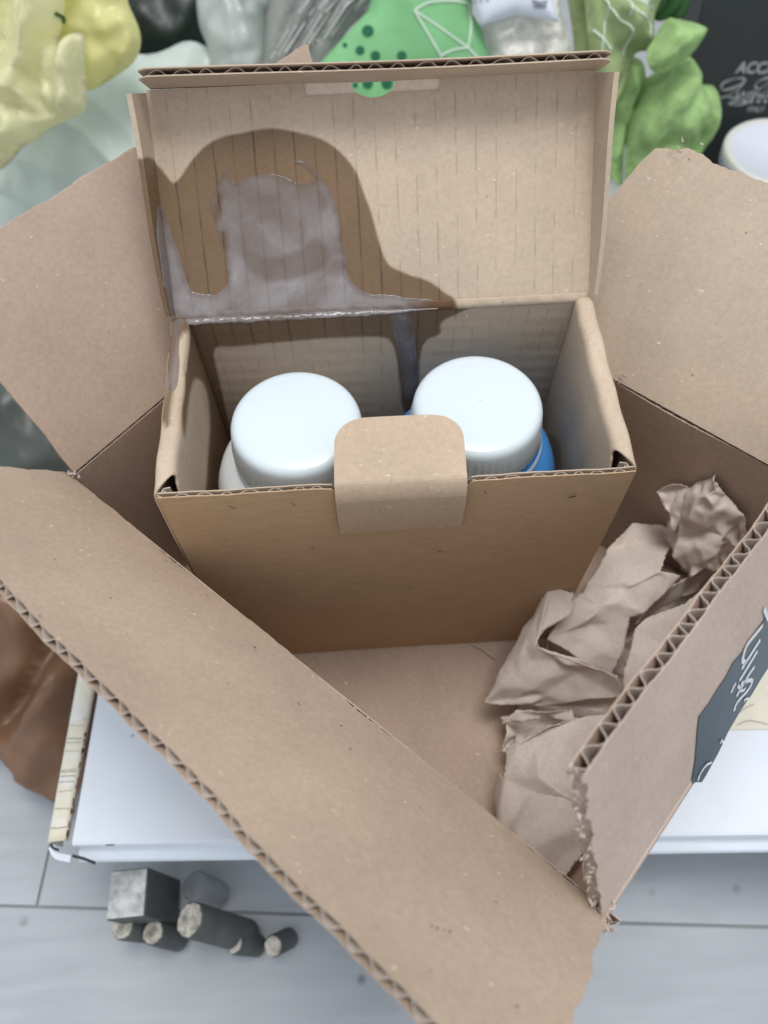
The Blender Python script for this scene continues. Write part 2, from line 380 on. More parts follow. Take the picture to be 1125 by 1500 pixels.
# ================================================================== SHIPPING BOX (outer)
H_O = 0.146
U = V(0.740251832, -0.672329699, 0); Wv = V(0.6723297, 0.74025183, 0); Z = V(0, 0, 1)
L_, N_, F_, R_ = V(-0.15446, 0.04346, H_O), V(0.06974, -0.16017, H_O), V(-0.01091, 0.2015, H_O), V(0.21329, -0.00213, H_O)
obox = thing('shipping_box', (0.03, 0.02, 0.0), 'large open kraft cardboard shipping box with four spread flaps holding the smaller box', 'cardboard box')
TH = 0.0046
def panel(name, O, A, D, n, s_fn, t_fn, th, pitch, mat, parent, disp=None, ns=80, nt=20, back=None, fl_axis='t', attrs_fn=None, flute_mat=None, phase=0.0, flmar=0.0006, lin=0.0005, v0=0.0, v1e=1.0):
    """corrugated board: two liners and a wave between them. n points at the seen face (the surface through O).
       s_fn(v)->(s0,s1) arrays for v in 0..1 ; t_fn(u)->(t0,t1) for u in 0..1"""
    def surf(u, v, depth):
        t0, t1 = t_fn(u); s0, s1 = s_fn(v)
        s = s0 + (s1 - s0) * u; t = t0 + (t1 - t0) * v
        P = O + s[..., None] * A + t[..., None] * D - np.asarray(depth)[..., None] * n
        if disp is not None: P = P + disp(s, t)[..., None] * n
        return P, s, t
    u, v = np.meshgrid(np.linspace(0, 1, ns), np.linspace(0, 1, nt), indexing='ij')
    P1, s, t = surf(u, v, np.full_like(u, lin * 0.5)); P2, _, _ = surf(u, v, np.full_like(u, th - lin * 0.5))
    v1, f1 = thick_grid(P1, lin); v2, f2 = thick_grid(P2, lin)
    if attrs_fn:
        at = attrs_fn(P1, s, t); at = {k: np.concatenate([a.ravel(), a.ravel()]) for k, a in at.items()}
    else: at = None
    if back is None:
        if at: at = {k: np.concatenate([a, np.zeros(len(v2))]) for k, a in at.items()}
        po = mesh_obj(name, *merge([(v1, f1), (v2, f2)]), mat, parent, False, at)
    else:
        po = mesh_obj(name, v1, f1, mat, parent, False, at); mesh_obj('outer_liner', v2, f2, back, po)
    amp = th / 2 - lin * 0.9
    if fl_axis == 't':                                    # flute run along t: the wave shows on the t ends
        t0, t1 = t_fn(np.array([0.5])); s0, s1 = s_fn(np.array([0.5])); nw = int(abs(s1 - s0)[0] / pitch * 8)
        uu, vv = np.meshgrid(np.linspace(0, 1, nw), np.linspace(v0, v1e, 10), indexing='ij')
        ss = s0 + (s1 - s0) * uu
        wob = 0.16 * np.sin(ss * 61 + 1) + 0.10 * np.sin(ss * 173) + 0.06 * np.sin(ss * 391 + 2)
        sw_ = np.sin(2 * np.pi * (ss / pitch + wob) + phase); dep = th / 2 + amp * (0.93 + 0.07 * np.sin(ss * 97)) * np.sign(sw_) * np.abs(sw_) ** 0.75
        Pf, _, _ = surf(uu, vv, dep)
    else:
        t0, t1 = t_fn(np.array([0.5])); nw = int(abs(t1 - t0)[0] / pitch * 8)
        uu, vv = np.meshgrid(np.linspace(0.0, 1, 10), np.linspace(0, 1, nw), indexing='ij')
        tt = t0 + (t1 - t0) * vv
        dep = th / 2 + amp * np.sin(2 * np.pi * tt / pitch + phase)
        Pf, _, _ = surf(uu, vv, dep)
    vf, ff = thick_grid(Pf, 0.00030)
    mesh_obj('fluting', vf, ff, flute_mat or M_FLUTE, po, smooth=False)
    return po
def rag(seed, amp, fr=90.0):
    def g(x):
        x = np.asarray(x, float); y = np.zeros_like(x)
        for k, (f_, a_) in enumerate(((1, 1), (2.3, .6), (5.1, .35), (11.7, .2))): y = y + a_ * np.sin(x * fr * f_ + seed * (k + 1.7))
        return amp * y
    return g
def const(a, b): return lambda q: (np.full_like(np.asarray(q, float), a), np.full_like(np.asarray(q, float), b))

# walls (inner faces through the crease lines), slight bulge outward
def bulge(Ls, Ht, a): return lambda s, t: -a * np.sin(np.pi * np.clip(s / Ls, 0, 1)) * np.sin(np.pi * np.clip(t / Ht, 0, 1))
LU, LW = np.linalg.norm(N_ - L_), np.linalg.norm(F_ - L_)
dn = V(0, 0, -H_O)
panel('wall', L_ + dn, U, Z, Wv, const(0, LU), const(0, H_O - 0.0008), TH, 0.0075, M_OUT_IN, obox, bulge(LU, H_O, 0.003), 60, 16, back=M_OUT_OUT)
panel('wall', L_ + dn, Wv, Z, U, const(0, LW), const(0, H_O - 0.0008), TH, 0.0075, M_OUT_IN, obox, bulge(LW, H_O, 0.002), 40, 16, back=M_OUT_OUT)
panel('wall', F_ + dn, U, Z, -Wv, const(0, LU), const(0, H_O - 0.0008), TH, 0.0075, M_OUT_IN, obox, lambda s, t: -0.003 * np.sin(np.pi * np.clip(s / LU, 0, 1)) * np.sin(np.pi * np.clip(t / H_O, 0, 1)) + 0.0006 * np.sin(s * 70 + t * 40), 80, 24, back=M_OUT_OUT)
_b0 = onz((884, 1350), H_O); _wb = unit(onz((1125, 976), H_O) - _b0); _ub = V(_wb[1], -_wb[0], 0)
panel('wall', _b0 + dn - _ub * (TH + 0.0012), _wb, Z, -_ub, const(0, LW), const(0, H_O - 0.0008), TH, 0.0075, M_OUT_IN, obox, bulge(LW, H_O, 0.002), 40, 16, back=M_OUT_OUT)
# bottom
panel('bottom_flap', V(L_[0], L_[1], -0.0003), U, Wv, Z, const(-0.0035, LU + 0.003), const(-0.0042, LW + 0.0035), TH, 0.0075, M_OUT_IN, obox, lambda s, t: 0.0005 * np.sin(s * 45 + t * 20), 60, 16)

def tilt(out, deg): return out * math.cos(math.radians(deg)) + Z * math.sin(math.radians(deg))
def flap_n(A, D):
    n = np.cross(A, D); return unit(n)
# flap A (near, long, inner face up, rising outward)
dA = tilt(-Wv, 49); nA = flap_n(U, dA); nA = nA if nA[2] > 0 else -nA
rA = rag(1.0, 0.0005, 120); rA2 = rag(2.2, 0.0006, 160)
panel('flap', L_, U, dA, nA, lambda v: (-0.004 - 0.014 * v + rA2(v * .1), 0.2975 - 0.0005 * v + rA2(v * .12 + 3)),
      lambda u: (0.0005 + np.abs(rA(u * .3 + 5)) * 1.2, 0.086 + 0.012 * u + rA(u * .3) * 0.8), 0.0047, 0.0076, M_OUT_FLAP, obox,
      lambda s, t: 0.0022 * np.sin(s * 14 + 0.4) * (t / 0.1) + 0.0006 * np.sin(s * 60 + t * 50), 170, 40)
# flap C (left far, steep)
dC = tilt(-U, 64); nC = flap_n(Wv, dC); nC = nC if np.dot(nC, U) > 0 else -nC
rC = rag(3.1, 0.0004, 110)
panel('flap', L_, Wv, dC, nC, lambda v: (0.002 + 0.002 * v + rC(v * .1), 0.2115 + 0.023 * v + rC(v * .1 + 2)),
      lambda u: (0.0008 + 0 * u, 0.1072 - 0.0095 * u + rC(u * .2)), 0.0026, 0.0065, M_OUT_IN, obox,
      lambda s, t: 0.0018 * np.sin(s * 12 + 1.4) * (t / 0.1), 90, 30)
# flap D (right far, with a torn corner)
dD = tilt(Wv, 50); nD = flap_n(U, dD); nD = nD if nD[2] > 0 else -nD
rD = rag(4.3, 0.0007, 130)
def tD(u):
    s = 0.085 + (LU - 0.002 - 0.085) * u
    top = np.interp(s, [0.085, 0.126, 0.1335, 0.136, 0.150, 0.156, 0.185, 0.3], [0.008, 0.071, 0.098, 0.1035, 0.1085, 0.1082, 0.1088, 0.112]) + rD(s)
    return 0.0008 + 0 * u, top
_e = [onpl(p, F_, nD) - F_ for p in ((925, 385), (1015, 245))]; SLD = float(np.dot(_e[1] - _e[0], U) / np.dot(_e[1] - _e[0], dD))
def wrinkD(s, t):
    w = 0.0
    for k, (a, ph, sl) in enumerate(((0.0013, 0.3, SLD), (0.0007, 1.9, SLD * 0.85), (0.0003, 0.9, SLD * 1.2))):
        q = (s - sl * t) * (75 + 95 * k) + ph + 2 * np.sin(s * 40)
        w = w + a * (0.5 + 0.5 * np.sin(q)) ** 3 * np.clip(1.25 - np.abs(s - 0.155) / 0.075, 0, 1) * np.clip(t / 0.03, 0, 1)
    return w
panel('flap', F_, U, dD, nD, const(0.085, LU - 0.002), tD, TH * 0.8, 0.0075, M_OUT_D, obox, wrinkD, 200, 60)
# flap B (right near, leaning in over the box, outer face seen)
B0, B1 = onz((884, 1350), H_O), onz((1125, 976), H_O); WB = unit(B1 - B0); UB = V(WB[1], -WB[0], 0)
dB = tilt(UB, 117); nB = flap_n(WB, dB); nB = nB if np.dot(nB, UB) > 0 else -nB
rB = rag(5.7, 0.0007, 260); rB2 = rag(6.1, 0.0005, 120)
ob = B0
_q = [onpl(p, ob, nB) for p in ((855, 1135), (990, 957), (1125, 777))]
BT_ = [(np.dot(q - ob, WB), np.dot(q - ob, dB)) for q in _q]; print('flapB', BT_)
flapB = panel('flap', ob, WB, dB, nB, lambda v: (0.000 + max(0.0, BT_[0][0]) * v + rB(v * .1) * (0.6 + v), LW + 0 * v),
      lambda u: (0.0004 + 0 * u, np.interp(u * LW, [b[0] for b in BT_], [b[1] for b in BT_]) + rB2(u * .2)), 0.0058, 0.0080, M_OUT_OUT, obox,
      lambda s, t: 0.0002 * np.sin(s * 16 + 0.3) * (t / 0.1), 150, 40, back=M_OUT_IN, v0=0.06)
cr = []
for q in (0.003, 0.0015, 0.0, -0.0012, -0.0022, -0.003, -0.006):
    cr.append([ob + WB * s_ + (dB * q + nB * 0.0002 if q >= 0 else nB * 0.0001 + V(0, 0, q) - UB * 0.0004 * (-q / 0.003)) for s_ in np.linspace(0.0005, LW, 60)])
thick_obj('crease', np.array(cr), 0.0005, M_OUT_OUT, flapB, smooth=True)
# dark printed tape label on flap B
M_LABEL = m_plain('slate_label', (0.050, 0.071, 0.090), 0.42, 0.45, 0.10, 30); M_INK = m_plain('label_white_ink', (0.62, 0.63, 0.65), 0.5, 0.4, 0.04)
def cB(x, y): return (975 + x / 4.547, 850 + y / 4.547)
lab_px = [cB(*p) for p in [(215, 905), (205, 990), (190, 1200), (165, 1352), (195, 1340), (232, 1340), (262, 1292), (300, 1222), (340, 1150), (372, 1085), (405, 1010), (440, 950), (475, 890), (530, 800), (560, 765), (592, 712), (640, 630), (690, 560), (800, 380), (900, 250), (900, 0), (850, -30), (682, 215), (600, 330), (525, 452), (440, 550), (395, 640), (330, 735), (285, 810)]]
def cdt(poly, inner=None):
    n = len(poly); r = delaunay_2d_cdt([Vector(p) for p in poly] + [Vector(p) for p in (inner if inner is not None else [])], [], [list(range(n))], 1, 1e-9)
    return np.array([tuple(p) for p in r[0]]), [list(f) for f in r[2]]
def flat_patch(px_poly, p0, n, lift, th=0.0003):
    n = unit(n); q, fs = cdt([tuple(p) for p in px_poly])
    P = np.array([onpl(p, p0, n) for p in q]) + n * lift
    nn = len(P); fl = []
    for f in fs:
        a, b, c = P[f[0]], P[f[1]], P[f[2]]
        fl.append(f if np.dot(np.cross(b - a, c - a), n) > 0 else f[::-1])
    # outline skirt
    cnt = {}
    for f in fl:
        for a, b in zip(f, f[1:] + f[:1]): cnt[(a, b)] = 1
    sk = [[b, a, a + nn, b + nn] for (a, b) in cnt if (b, a) not in cnt]
    return np.concatenate([P, P - n * th]), fl + [[i + nn for i in f[::-1]] for f in fl] + sk
lab = mesh_obj('label', *flat_patch(lab_px, ob, nB, 0.0006, 0.0003), M_LABEL, flapB)
lab['label'] = 'dark slate label with white brush lettering and a torn edge'
strokes = [([(645, 300), (600, 355), (545, 425), (522, 480), (512, 535), (535, 548)], 4.6), ([(628, 395), (575, 480), (505, 590)], 4.6), ([(610, 470), (550, 570), (490, 668)], 4.4),
           ([(590, 575), (545, 640), (470, 772)], 4.2), ([(465, 685), (450, 712), (434, 748)], 3.8), ([(500, 690), (540, 668), (573, 668), (566, 700), (535, 745), (485, 800), (462, 840), (455, 870)], 4.0),
           ([(480, 700), (505, 735), (530, 720)], 3.0), ([(655, 190), (690, 260), (730, 180)], 4.6), ([(720, 250), (770, 180), (800, 120)], 4.4)]
mesh_obj('lettering', *merge([ribbon_vf([onpl(cB(*p), ob + nB * 0.0006, nB) for p in spline(a, 6)], nB, w * 0.00046, 0.00015) for a, w in strokes]), M_INK, flapB)
# torn white paper nicks along the label's edge
parts = []
for a in ([(208, 1330), (222, 1290), (250, 1245), (272, 1222), (300, 1210)], [(355, 1085), (368, 1062), (376, 1080)], [(515, 800), (530, 785), (545, 790)]):
    w = np.array([0.0008 + 0.0006 * random.random() for _ in spline(a, 4)])
    parts.append(ribbon_vf([onpl(cB(*p), ob + nB * 0.0006, nB) for p in spline(a, 4)], nB, w, 0.0005))
mesh_obj('torn_paper', *merge(parts), m_plain('torn_white', (0.72, 0.72, 0.72), 0.8, 0.2), flapB)
# torn fibre tufts at corners
def tuft(c, dirs, n, ln, w, seed):
    r = random.Random(seed); parts = []
    for k in range(n):
        d = unit(np.asarray(dirs, float) + V(r.gauss(0, .5), r.gauss(0, .5), r.gauss(0, .5))); l = ln * r.uniform(.4, 1.2)
        p = np.asarray(c) + V(r.gauss(0, 1), r.gauss(0, 1), r.gauss(0, 1)) * w
        b = unit(np.cross(d, V(r.gauss(0, 1), r.gauss(0, 1), r.gauss(0, 1))))
        q = [p, p + d * l * .5 + b * l * r.uniform(-.2, .2), p + d * l + b * l * r.uniform(-.5, .5)]
        parts.append(ribbon_vf(spline(q, 3), unit(np.cross(d, b)), np.linspace(r.uniform(.0008, .002), .0003, len(spline(q, 3))), 0))
    return merge(parts)
mesh_obj('torn_fibres', *tuft(L_ + V(0, 0, .001), V(-.2, .1, .6), 12, 0.003, 0.0016, 3), M_FLUTE, obox)
mesh_obj('torn_fibres', *tuft(N_ * 0 + B0 + V(-0.001, 0.001, .001), V(.1, -.4, .5), 22, 0.0035, 0.0022, 4), M_FLUTE, obox)
mesh_obj('torn_fibres', *tuft(L_ + Wv * 0.2345 + dC * 0.0975, V(.4, .2, .3), 9, 0.003, 0.0012, 5), M_FLUTE, obox)
mesh_obj('torn_fibres', *tuft(onpl((907, 553), F_, nD), V(.3, -.3, .5), 8, 0.003, 0.001, 6), M_FLUTE, obox)
mesh_obj('torn_fibres', *tuft(onpl((990, 222), F_, nD), V(.1, .3, .4), 12, 0.0022, 0.003, 9), M_FLUTE, obox)
# torn edge chips on flap B's short side
parts = [tuft(ob + WB * (0.0005 + max(0.0, BT_[0][0]) * q / 0.09) + dB * q - nB * 0.0028, -WB + V(0, 0, .2), 5, 0.0015, 0.0012, 40 + k) for k, q in enumerate(np.linspace(0.004, 0.084, 20))]
mesh_obj('torn_fibres', *merge(parts), M_FLUTE, flapB)

M_MARK = m_plain('dark_speck', (0.07, 0.045, 0.03), 0.9, 0.1)
flapA = [o for o in obox.children if o.name.startswith('flap')][0]
parts = []
for (x, y), (dx, dy), w in (((369, 956), (5, 4), .0009), ((433, 1039), (4, 5), .0006), ((158, 884), (3, 2), .0006), ((76, 828), (3, 1), .0007), ((495, 1071), (5, 2), .0006), ((508, 1105), (4, 4), .0006), ((626, 1366), (3, 1), .0008), ((634, 1369), (4, 1), .0008), ((644, 1371), (3, 1), .0006), ((652, 1374), (4, 1), .0008), ((750, 1484), (5, 3), .0007), ((610, 1192), (3, 2), .0005), ((300, 880), (4, 3), .0005), ((240, 830), (3, 3), .0004), ((720, 1330), (4, 2), .0005), ((330, 1010), (3, 3), .0005)):
    parts.append(ribbon_vf([onpl((x + dx * k, y + dy * k), L_, nA) for k in (-.5, 0, .5)], nA, np.array([w * .4, w, w * .5]), 0.0028))
mk = mesh_obj('scuff_mark', *merge(parts), M_MARK, flapA); mk['kind'] = 'stuff'
# ================================================================== BOTTLE BOX (inner)
BW, BD, BH, BT = 0.1, 0.0997, 0.1908, 0.0027
ibox = thing('bottle_box', (0, 0.05, 0), 'small kraft carton with raised lid, resin soaked into its lid, holding two bottles', 'cardboard box')
X, Y = V(1, 0, 0), V(0, 1, 0)
FP = 0.009
stainA = spline([(205, 232), (217, 231), (235, 248), (252, 268), (262, 262), (280, 235), (305, 212), (345, 196), (400, 189), (448, 196), (490, 216), (520, 250), (540, 300), (552, 345), (568, 385), (590, 398), (625, 412), (650, 428), (668, 441), (668, 475), (620, 520), (200, 520), (180, 350)], 8)
film_main = spline([(262, 470), (268, 432), (300, 432), (318, 430), (336, 412), (330, 375), (318, 335), (309, 300), (316, 274), (331, 251), (336, 262), (346, 270), (356, 264), (372, 258), (400, 256), (425, 262), (436, 268), (455, 268), (462, 262), (450, 247), (430, 236), (444, 238), (468, 258), (486, 285), (496, 320), (500, 355), (508, 378), (508, 400), (520, 420), (540, 430), (575, 434), (632, 441), (640, 448), (600, 475), (262, 480)], 6)
holes = [spline(p, 6) for p in ([(318, 282), (324, 285), (323, 310), (318, 325), (313, 320), (314, 300)], [(322, 342), (331, 340), (333, 362), (331, 368), (326, 362)],
         [(357, 372), (372, 368), (390, 378), (410, 376), (440, 366), (462, 350), (482, 372), (474, 392), (450, 402), (430, 408), (410, 412), (388, 410), (366, 398)],
         [(357, 330), (364, 333), (380, 340), (386, 350), (372, 348), (360, 340)], [(440, 325), (445, 328), (446, 365), (441, 360)], [(466, 282), (476, 285), (480, 300), (472, 308)], [(376, 310), (388, 318), (386, 324), (374, 318)])]
film_left = spline([(232, 304), (239, 304), (247, 330), (258, 362), (268, 395), (280, 428), (300, 434), (300, 470), (250, 470), (244, 430), (238, 380), (232, 340)], 6)
def on_wet(P, poly, wd=2.8):
    q = pix(P).reshape(-1, 2) + 0.9 * np.stack([np.sin(P[..., 2].ravel() * 310), np.cos(P[..., 0].ravel() * 270)], 1)
    return sstep(sdf(q, poly), -wd, wd).reshape(P.shape[:-1])
def film_h(P):
    q = pix(P).reshape(-1, 2)
    wob = 0.9 * np.stack([np.sin(q[:, 1] * .13) + .5 * np.sin(q[:, 1] * .31), np.cos(q[:, 0] * .11) + .5 * np.cos(q[:, 0] * .27)], 1)
    d = np.maximum(sdf(q + wob, film_main), sdf(q + wob * .6, film_left))
    return d.reshape(P.shape[:-1])
def film_cover(P):
    q = pix(P).reshape(-1, 2); c = np.ones(len(q))
    for k, h in enumerate(holes): c = np.minimum(c, 1 - (0.85, 0.8, 0.42, 0.0, 0.3, 0.5, 0.0)[k] * sstep(sdf(q, h), -7.0, 6.0))
    k = np.round(P[..., 0].ravel() / FP - 0.5); dl = np.abs((P[..., 0].ravel() + 0.0985) - np.round((P[..., 0].ravel() + 0.0985) / FP) * FP)
    c = c * (0.62 + 0.38 * sstep(q[:, 1], 275, 405)) - 0.16 * (1 - sstep(dl, 0.0002, 0.0008)) * (0.4 + 0.6 * np.sin(q[:, 1] * .09 + q[:, 0]) ** 2)
    c = c * (0.62 + 0.38 * sstep(film_h(P).ravel(), 0.0, 9.0))
    return np.clip(c, 0, 1).reshape(P.shape[:-1])
def flute_attr(s, t, seed=0):
    sd = 0 if seed is None else seed
    """dashed show-through of the corrugation ridges"""
    k = np.round(s / FP); d = np.abs(s - k * FP + 0.00012 * np.sin(t * 60 + k * 2.1) + 0.00008 * np.sin(t * 410 + k))
    line = 1 - sstep(d, 0.00018, 0.00050)
    dash = 0.5 + 0.5 * np.sin(t * 170 + k * 37.7 + sd) * np.sin(t * 71 + k * 11.3); dash = np.clip((dash + 0.25 * np.sin(t * 520 + k * 5.1)) * 1.8 - 0.45, 0.04, 1)
    return line * (dash if seed is not None else 0.62 + 0.38 * np.sin(t * 90 + k * 9.1))

# front panel: its outer face is seen
rf = rag(8.2, 0.00025, 120)
def t_front(u):
    x = -0.0985 + 0.1965 * u
    notch = 0.0035 * (1 - sstep(np.abs(x - 0.0015), 0.0275, 0.0292))
    return 0.0 * u, BH + 0.0004 - notch + rf(u * .2)
panel('front_panel', V(0, 0, 0), X, Z, -Y, lambda v: (-0.0985 + 0.0005 * v, 0.098 + 0.0005 * v), t_front, BT, FP, M_IN_OUT, ibox,
      lambda s, t: 0.0011 * np.sin(np.pi * t / BH) * np.cos(s * 14), 120, 60, back=M_IN_IN, v1e=0.9955)
parts = []
for (x, y), (dx, dy), w in (((838, 727), (13, -3), .0011), ((711, 721), (3, 4), .0005), ((340, 742), (12, 5), .0005), ((430, 738), (6, 4), .0005), ((644, 807), (6, -3), .0006), ((458, 802), (6, -1), .0006), ((770, 760), (3, 1), .0004), ((600, 860), (4, 1), .0004), ((330, 790), (3, 1), .0004), ((560, 905), (4, 1), .0004)):
    parts.append(ribbon_vf([onpl((x + dx * k, y + dy * k), (0, -0.0014, 0), (0, 1, 0)) for k in (-.5, 0, .5)], -Y, np.array([w * .4, w, w * .5]), 0.0003))
mk = mesh_obj('scuff_mark', *merge(parts), M_MARK, ibox); mk['kind'] = 'stuff'
# bottom
panel('bottom_panel', V(-0.1, 0.003, 0.004), X, Y, Z, const(0.003, 0.197), const(0, BD - 0.004), BT, FP, M_IN_IN, ibox, None, 20, 10)
# back panel with stain and seep
back_dry = spline([(313, 520), (318, 508), (345, 507), (420, 500), (480, 495), (552, 493), (572, 500), (582, 530), (588, 590), (590, 640), (420, 660), (340, 640)], 6)
back_dry2 = spline([(612, 700), (614, 560), (616, 520), (625, 498), (645, 488), (668, 460), (880, 400), (900, 700)], 6)
def back_attr(P, s, t):
    q = pix(P).reshape(-1, 2)
    w = sstep(sdf(q, back_dry), -2, 2) + sstep(sdf(q, back_dry2), -2, 2)
    w = np.clip(1 - w, 0, 1) * sstep(-(q[:, 0] - 900), 0, 10)
    low = sstep(q[:, 1], 560, 620) * (q[:, 0] < 560)
    return {'wet': (w * (1 - 0 * low)).reshape(s.shape), 'flute': np.maximum(flute_attr(s, t, 2), 0.25 * flute_attr(t * 1.0 + .002, s * .6, 5)), 'line': flute_attr(s, t, None)}
panel('back_panel', V(-BW, BD - 0.0, 0), X, Z, -Y, const(0.002, 0.198), const(0, BH - 0.0012), BT, FP, M_IN_IN, ibox,
      lambda s, t: 0.00008 * np.sin(t * 700 + s * 30) * np.sin(s * 60) + 0.0004 * np.sin(s * 40) , 260, 150, attrs_fn=back_attr)
# side walls: one sheet rolled over a hollow rim
def side_wall(sg):
    pr = [(0.0, 0.0), (0.0, 0.05), (0.0, 0.10), (0.0, 0.15), (0.0, 0.186), (0.0004, 0.1893), (0.0014, 0.1905), (0.003, 0.1908), (0.0052, 0.1908), (0.0066, 0.1904), (0.0074, 0.1894), (0.0077, 0.187), (0.0079, 0.15), (0.0081, 0.1), (0.0083, 0.05), (0.0084, 0.006)]
    # refine the profile
    q = []
    for a, b in zip(pr[:-1], pr[1:]):
        k = max(1, int(math.hypot(b[0] - a[0], b[1] - a[1]) / 0.0015))
        q += [(a[0] + (b[0] - a[0]) * i / k, a[1] + (b[1] - a[1]) * i / k) for i in range(k)]
    q.append(pr[-1]); q = np.array(q); m = len(q)
    ny = 70; P = np.zeros((ny, m, 3))
    for j, (dx, z) in enumerate(q):
        y0 = 0.0026 + (0.0 if dx < 0.0005 and z < 0.18 else 0.010 * min(1, dx / 0.0077) * (1 if z > 0.17 else max(0.25, (z - 0.0) / 0.17)))
        if dx > 0.007 and z < 0.187: y0 = 0.0030 + 0.0096 * max(0, min(1, (z - 0.168) / 0.022))
        ys = np.linspace(y0, BD - 0.0006, ny)
        bow = 0.0005 * np.sin(ys * 31) * (1 if z > 0.15 else 0.6)
        P[:, j, 0] = sg * (BW - dx - bow * (0.6 if dx > .007 else .3) + 0.00025 * np.sin(ys * 240 + z * 50)); P[:, j, 1] = ys; P[:, j, 2] = z + 0.0003 * np.sin(ys * 90)
    pxs = pix(P).reshape(-1, 2)
    if sg < 0:
        rim = spline([(200, 440), (290, 440), (290, 470), (262, 500), (258, 560), (252, 600), (248, 628), (238, 612), (246, 560), (240, 500)], 5)
        inn = spline([(255, 440), (300, 440), (300, 470), (330, 600), (345, 720), (300, 760), (302, 690), (306, 620), (300, 570), (285, 555), (276, 580), (268, 640), (262, 560), (268, 520)], 5)
        z_ = P[..., 2].ravel(); onrim = z_ > 0.187
        w = np.where(onrim, sstep(sdf(pxs, rim), -3, 3), sstep(sdf(pxs, inn), -3, 3))
        w = np.where((P[..., 0].ravel() < -0.0995), 0, w)
    else:
        sp = spline([(795, 700), (800, 640), (815, 640), (824, 668), (822, 720)], 5)
        w = 0.5 * sstep(sdf(pxs, sp), -3, 3)
    if sg > 0: P = P[:, ::-1]
    w = w.reshape(ny, m); w = w[:, ::-1] if sg > 0 else w
    return thick_obj('side_panel', P, 0.0011, M_IN_IN, ibox, smooth=True, attrs={'wet': w, 'flute': np.zeros_like(w)})
for sg in (-1, 1):
    sw = side_wall(sg)
    # crumpled dust flap seen inside the open end of the rolled rim
    parts = []
    for k in range(2):
        pts = np.array([[sg * (BW - 0.0012 - 0.0012 * k), 0.0030, 0], [sg * (BW - 0.0028 - 0.001 * k), 0.0042 + 0.001 * k, 0], [sg * (BW - 0.0035), 0.0062 + 0.001 * k, 0], [sg * (BW - 0.0062 + .001 * k), 0.0068, 0]])
        c = spline(pts, 5); P = np.stack([c + V(0, 0, z) for z in np.linspace(0.155, 0.1885 - .0012 * k, 8)], 1)
        parts.append(thick_grid(P, 0.0005))
    mesh_obj('dust_flap', *merge(parts), M_FLUTE, sw)
    # corner tuck: board edge folded in behind the front panel
    P = np.stack([np.stack([V(sg * (BW - 0.0016 - 0.0005), 0.0012 + 0.0 * q, z) + V(-sg * q, 0.0018 * 0, 0) for q in (0, 0.0006)]) for z in np.linspace(0.0, 0.186, 12)], 1)
    mesh_obj('glue_flap', *thick_grid(P, 0.0011), M_IN_OUT, sw)

# lid, leaning back
hz = V(0, BD + 0.0004, BH); ld = unit(V(0, 0.0633, 0.0714)); LL = 0.0957; ln_ = V(0, -ld[2], ld[1])
def lid_attr(P, s, t): return {'wet': on_wet(P, stainA), 'flute': flute_attr(s, t), 'line': flute_attr(s, t, None)}
def t_lid(u):
    x = -0.0985 + 0.197 * u
    slot = 0.0052 * sstep(x, -0.0302, -0.0294) * (1 - sstep(x, 0.0292, 0.0300))
    xc = (x - 0.0002) / 0.0098; hole = 0.0068 * np.sqrt(np.clip(1 - xc ** 2, 0, 1))
    return 0.0006 + 0 * u, LL - np.maximum(slot, hole)
lid = panel('lid', hz - X * 0.0, X, ld, ln_, const(-0.0985, 0.0985), t_lid, BT, FP, M_IN_IN, ibox,
            lambda s, t: 0.0006 * np.sin(s * 15 + 1) * np.sin(np.pi * t / LL), 440, 220, attrs_fn=lid_attr)
# raw edge showing in the slot, and the creased hinge
us_ = np.linspace(-0.0304, 0.0302, 90); sl = []
for x in us_:
    xc = (x - 0.0002) / 0.0098; hole = 0.0068 * math.sqrt(max(0, 1 - xc * xc)); b = LL + 0.0012 - max(0, hole + 0.0012 if hole > 0 else 0)
    sl.append([hz + X * x + ld * t - ln_ * 0.0014 for t in np.linspace(LL - 0.0092, b, 8)])
thick_obj('slot_edge', np.array(sl), 0.0010, M_RAW, lid)
hs = np.linspace(-0.0975, 0.0975, 260); hg = []
for q in np.linspace(0, 1, 9):
    hg.append([V(x, BD - 0.0004 - 0.0011 * math.sin(q * math.pi) * (0.8 + 0.2 * math.sin(x * 500)), BH - 0.0026 + 0.0026 * q) + (ld * 0.0022 + Y * 0.0003) * q for x in hs])
hg = np.array(hg)
thick_obj('hinge', hg[::-1], 0.0007, M_IN_IN, lid, smooth=True, attrs={'wet': on_wet(hg, stainA)[::-1], 'flute': hg[..., 0] * 0})
hf = hg[:, 0:175][:, :]; hn = np.cross(np.gradient(hf, axis=0), np.gradient(hf, axis=1)); hn /= np.linalg.norm(hn, axis=-1, keepdims=True); hn = np.where((hn[..., 1] > 0)[..., None], -hn, hn)
hf = hf + hn * (0.0007 + 0.0002 * np.sin(hf[..., :1] * 700 + hf[..., 2:] * 900))
hcov = np.clip(0.9 - 0.55 * (0.5 + 0.5 * np.sin(hf[..., 0] * 310) * np.sin(hf[..., 0] * 97 + 1)) * np.exp(-((hf[..., 2] - BH) / 0.0012) ** 2), 0, 1) * sstep(0.026 - hf[..., 0], 0, 0.02)
HINGE_FILM = (hf, hcov)
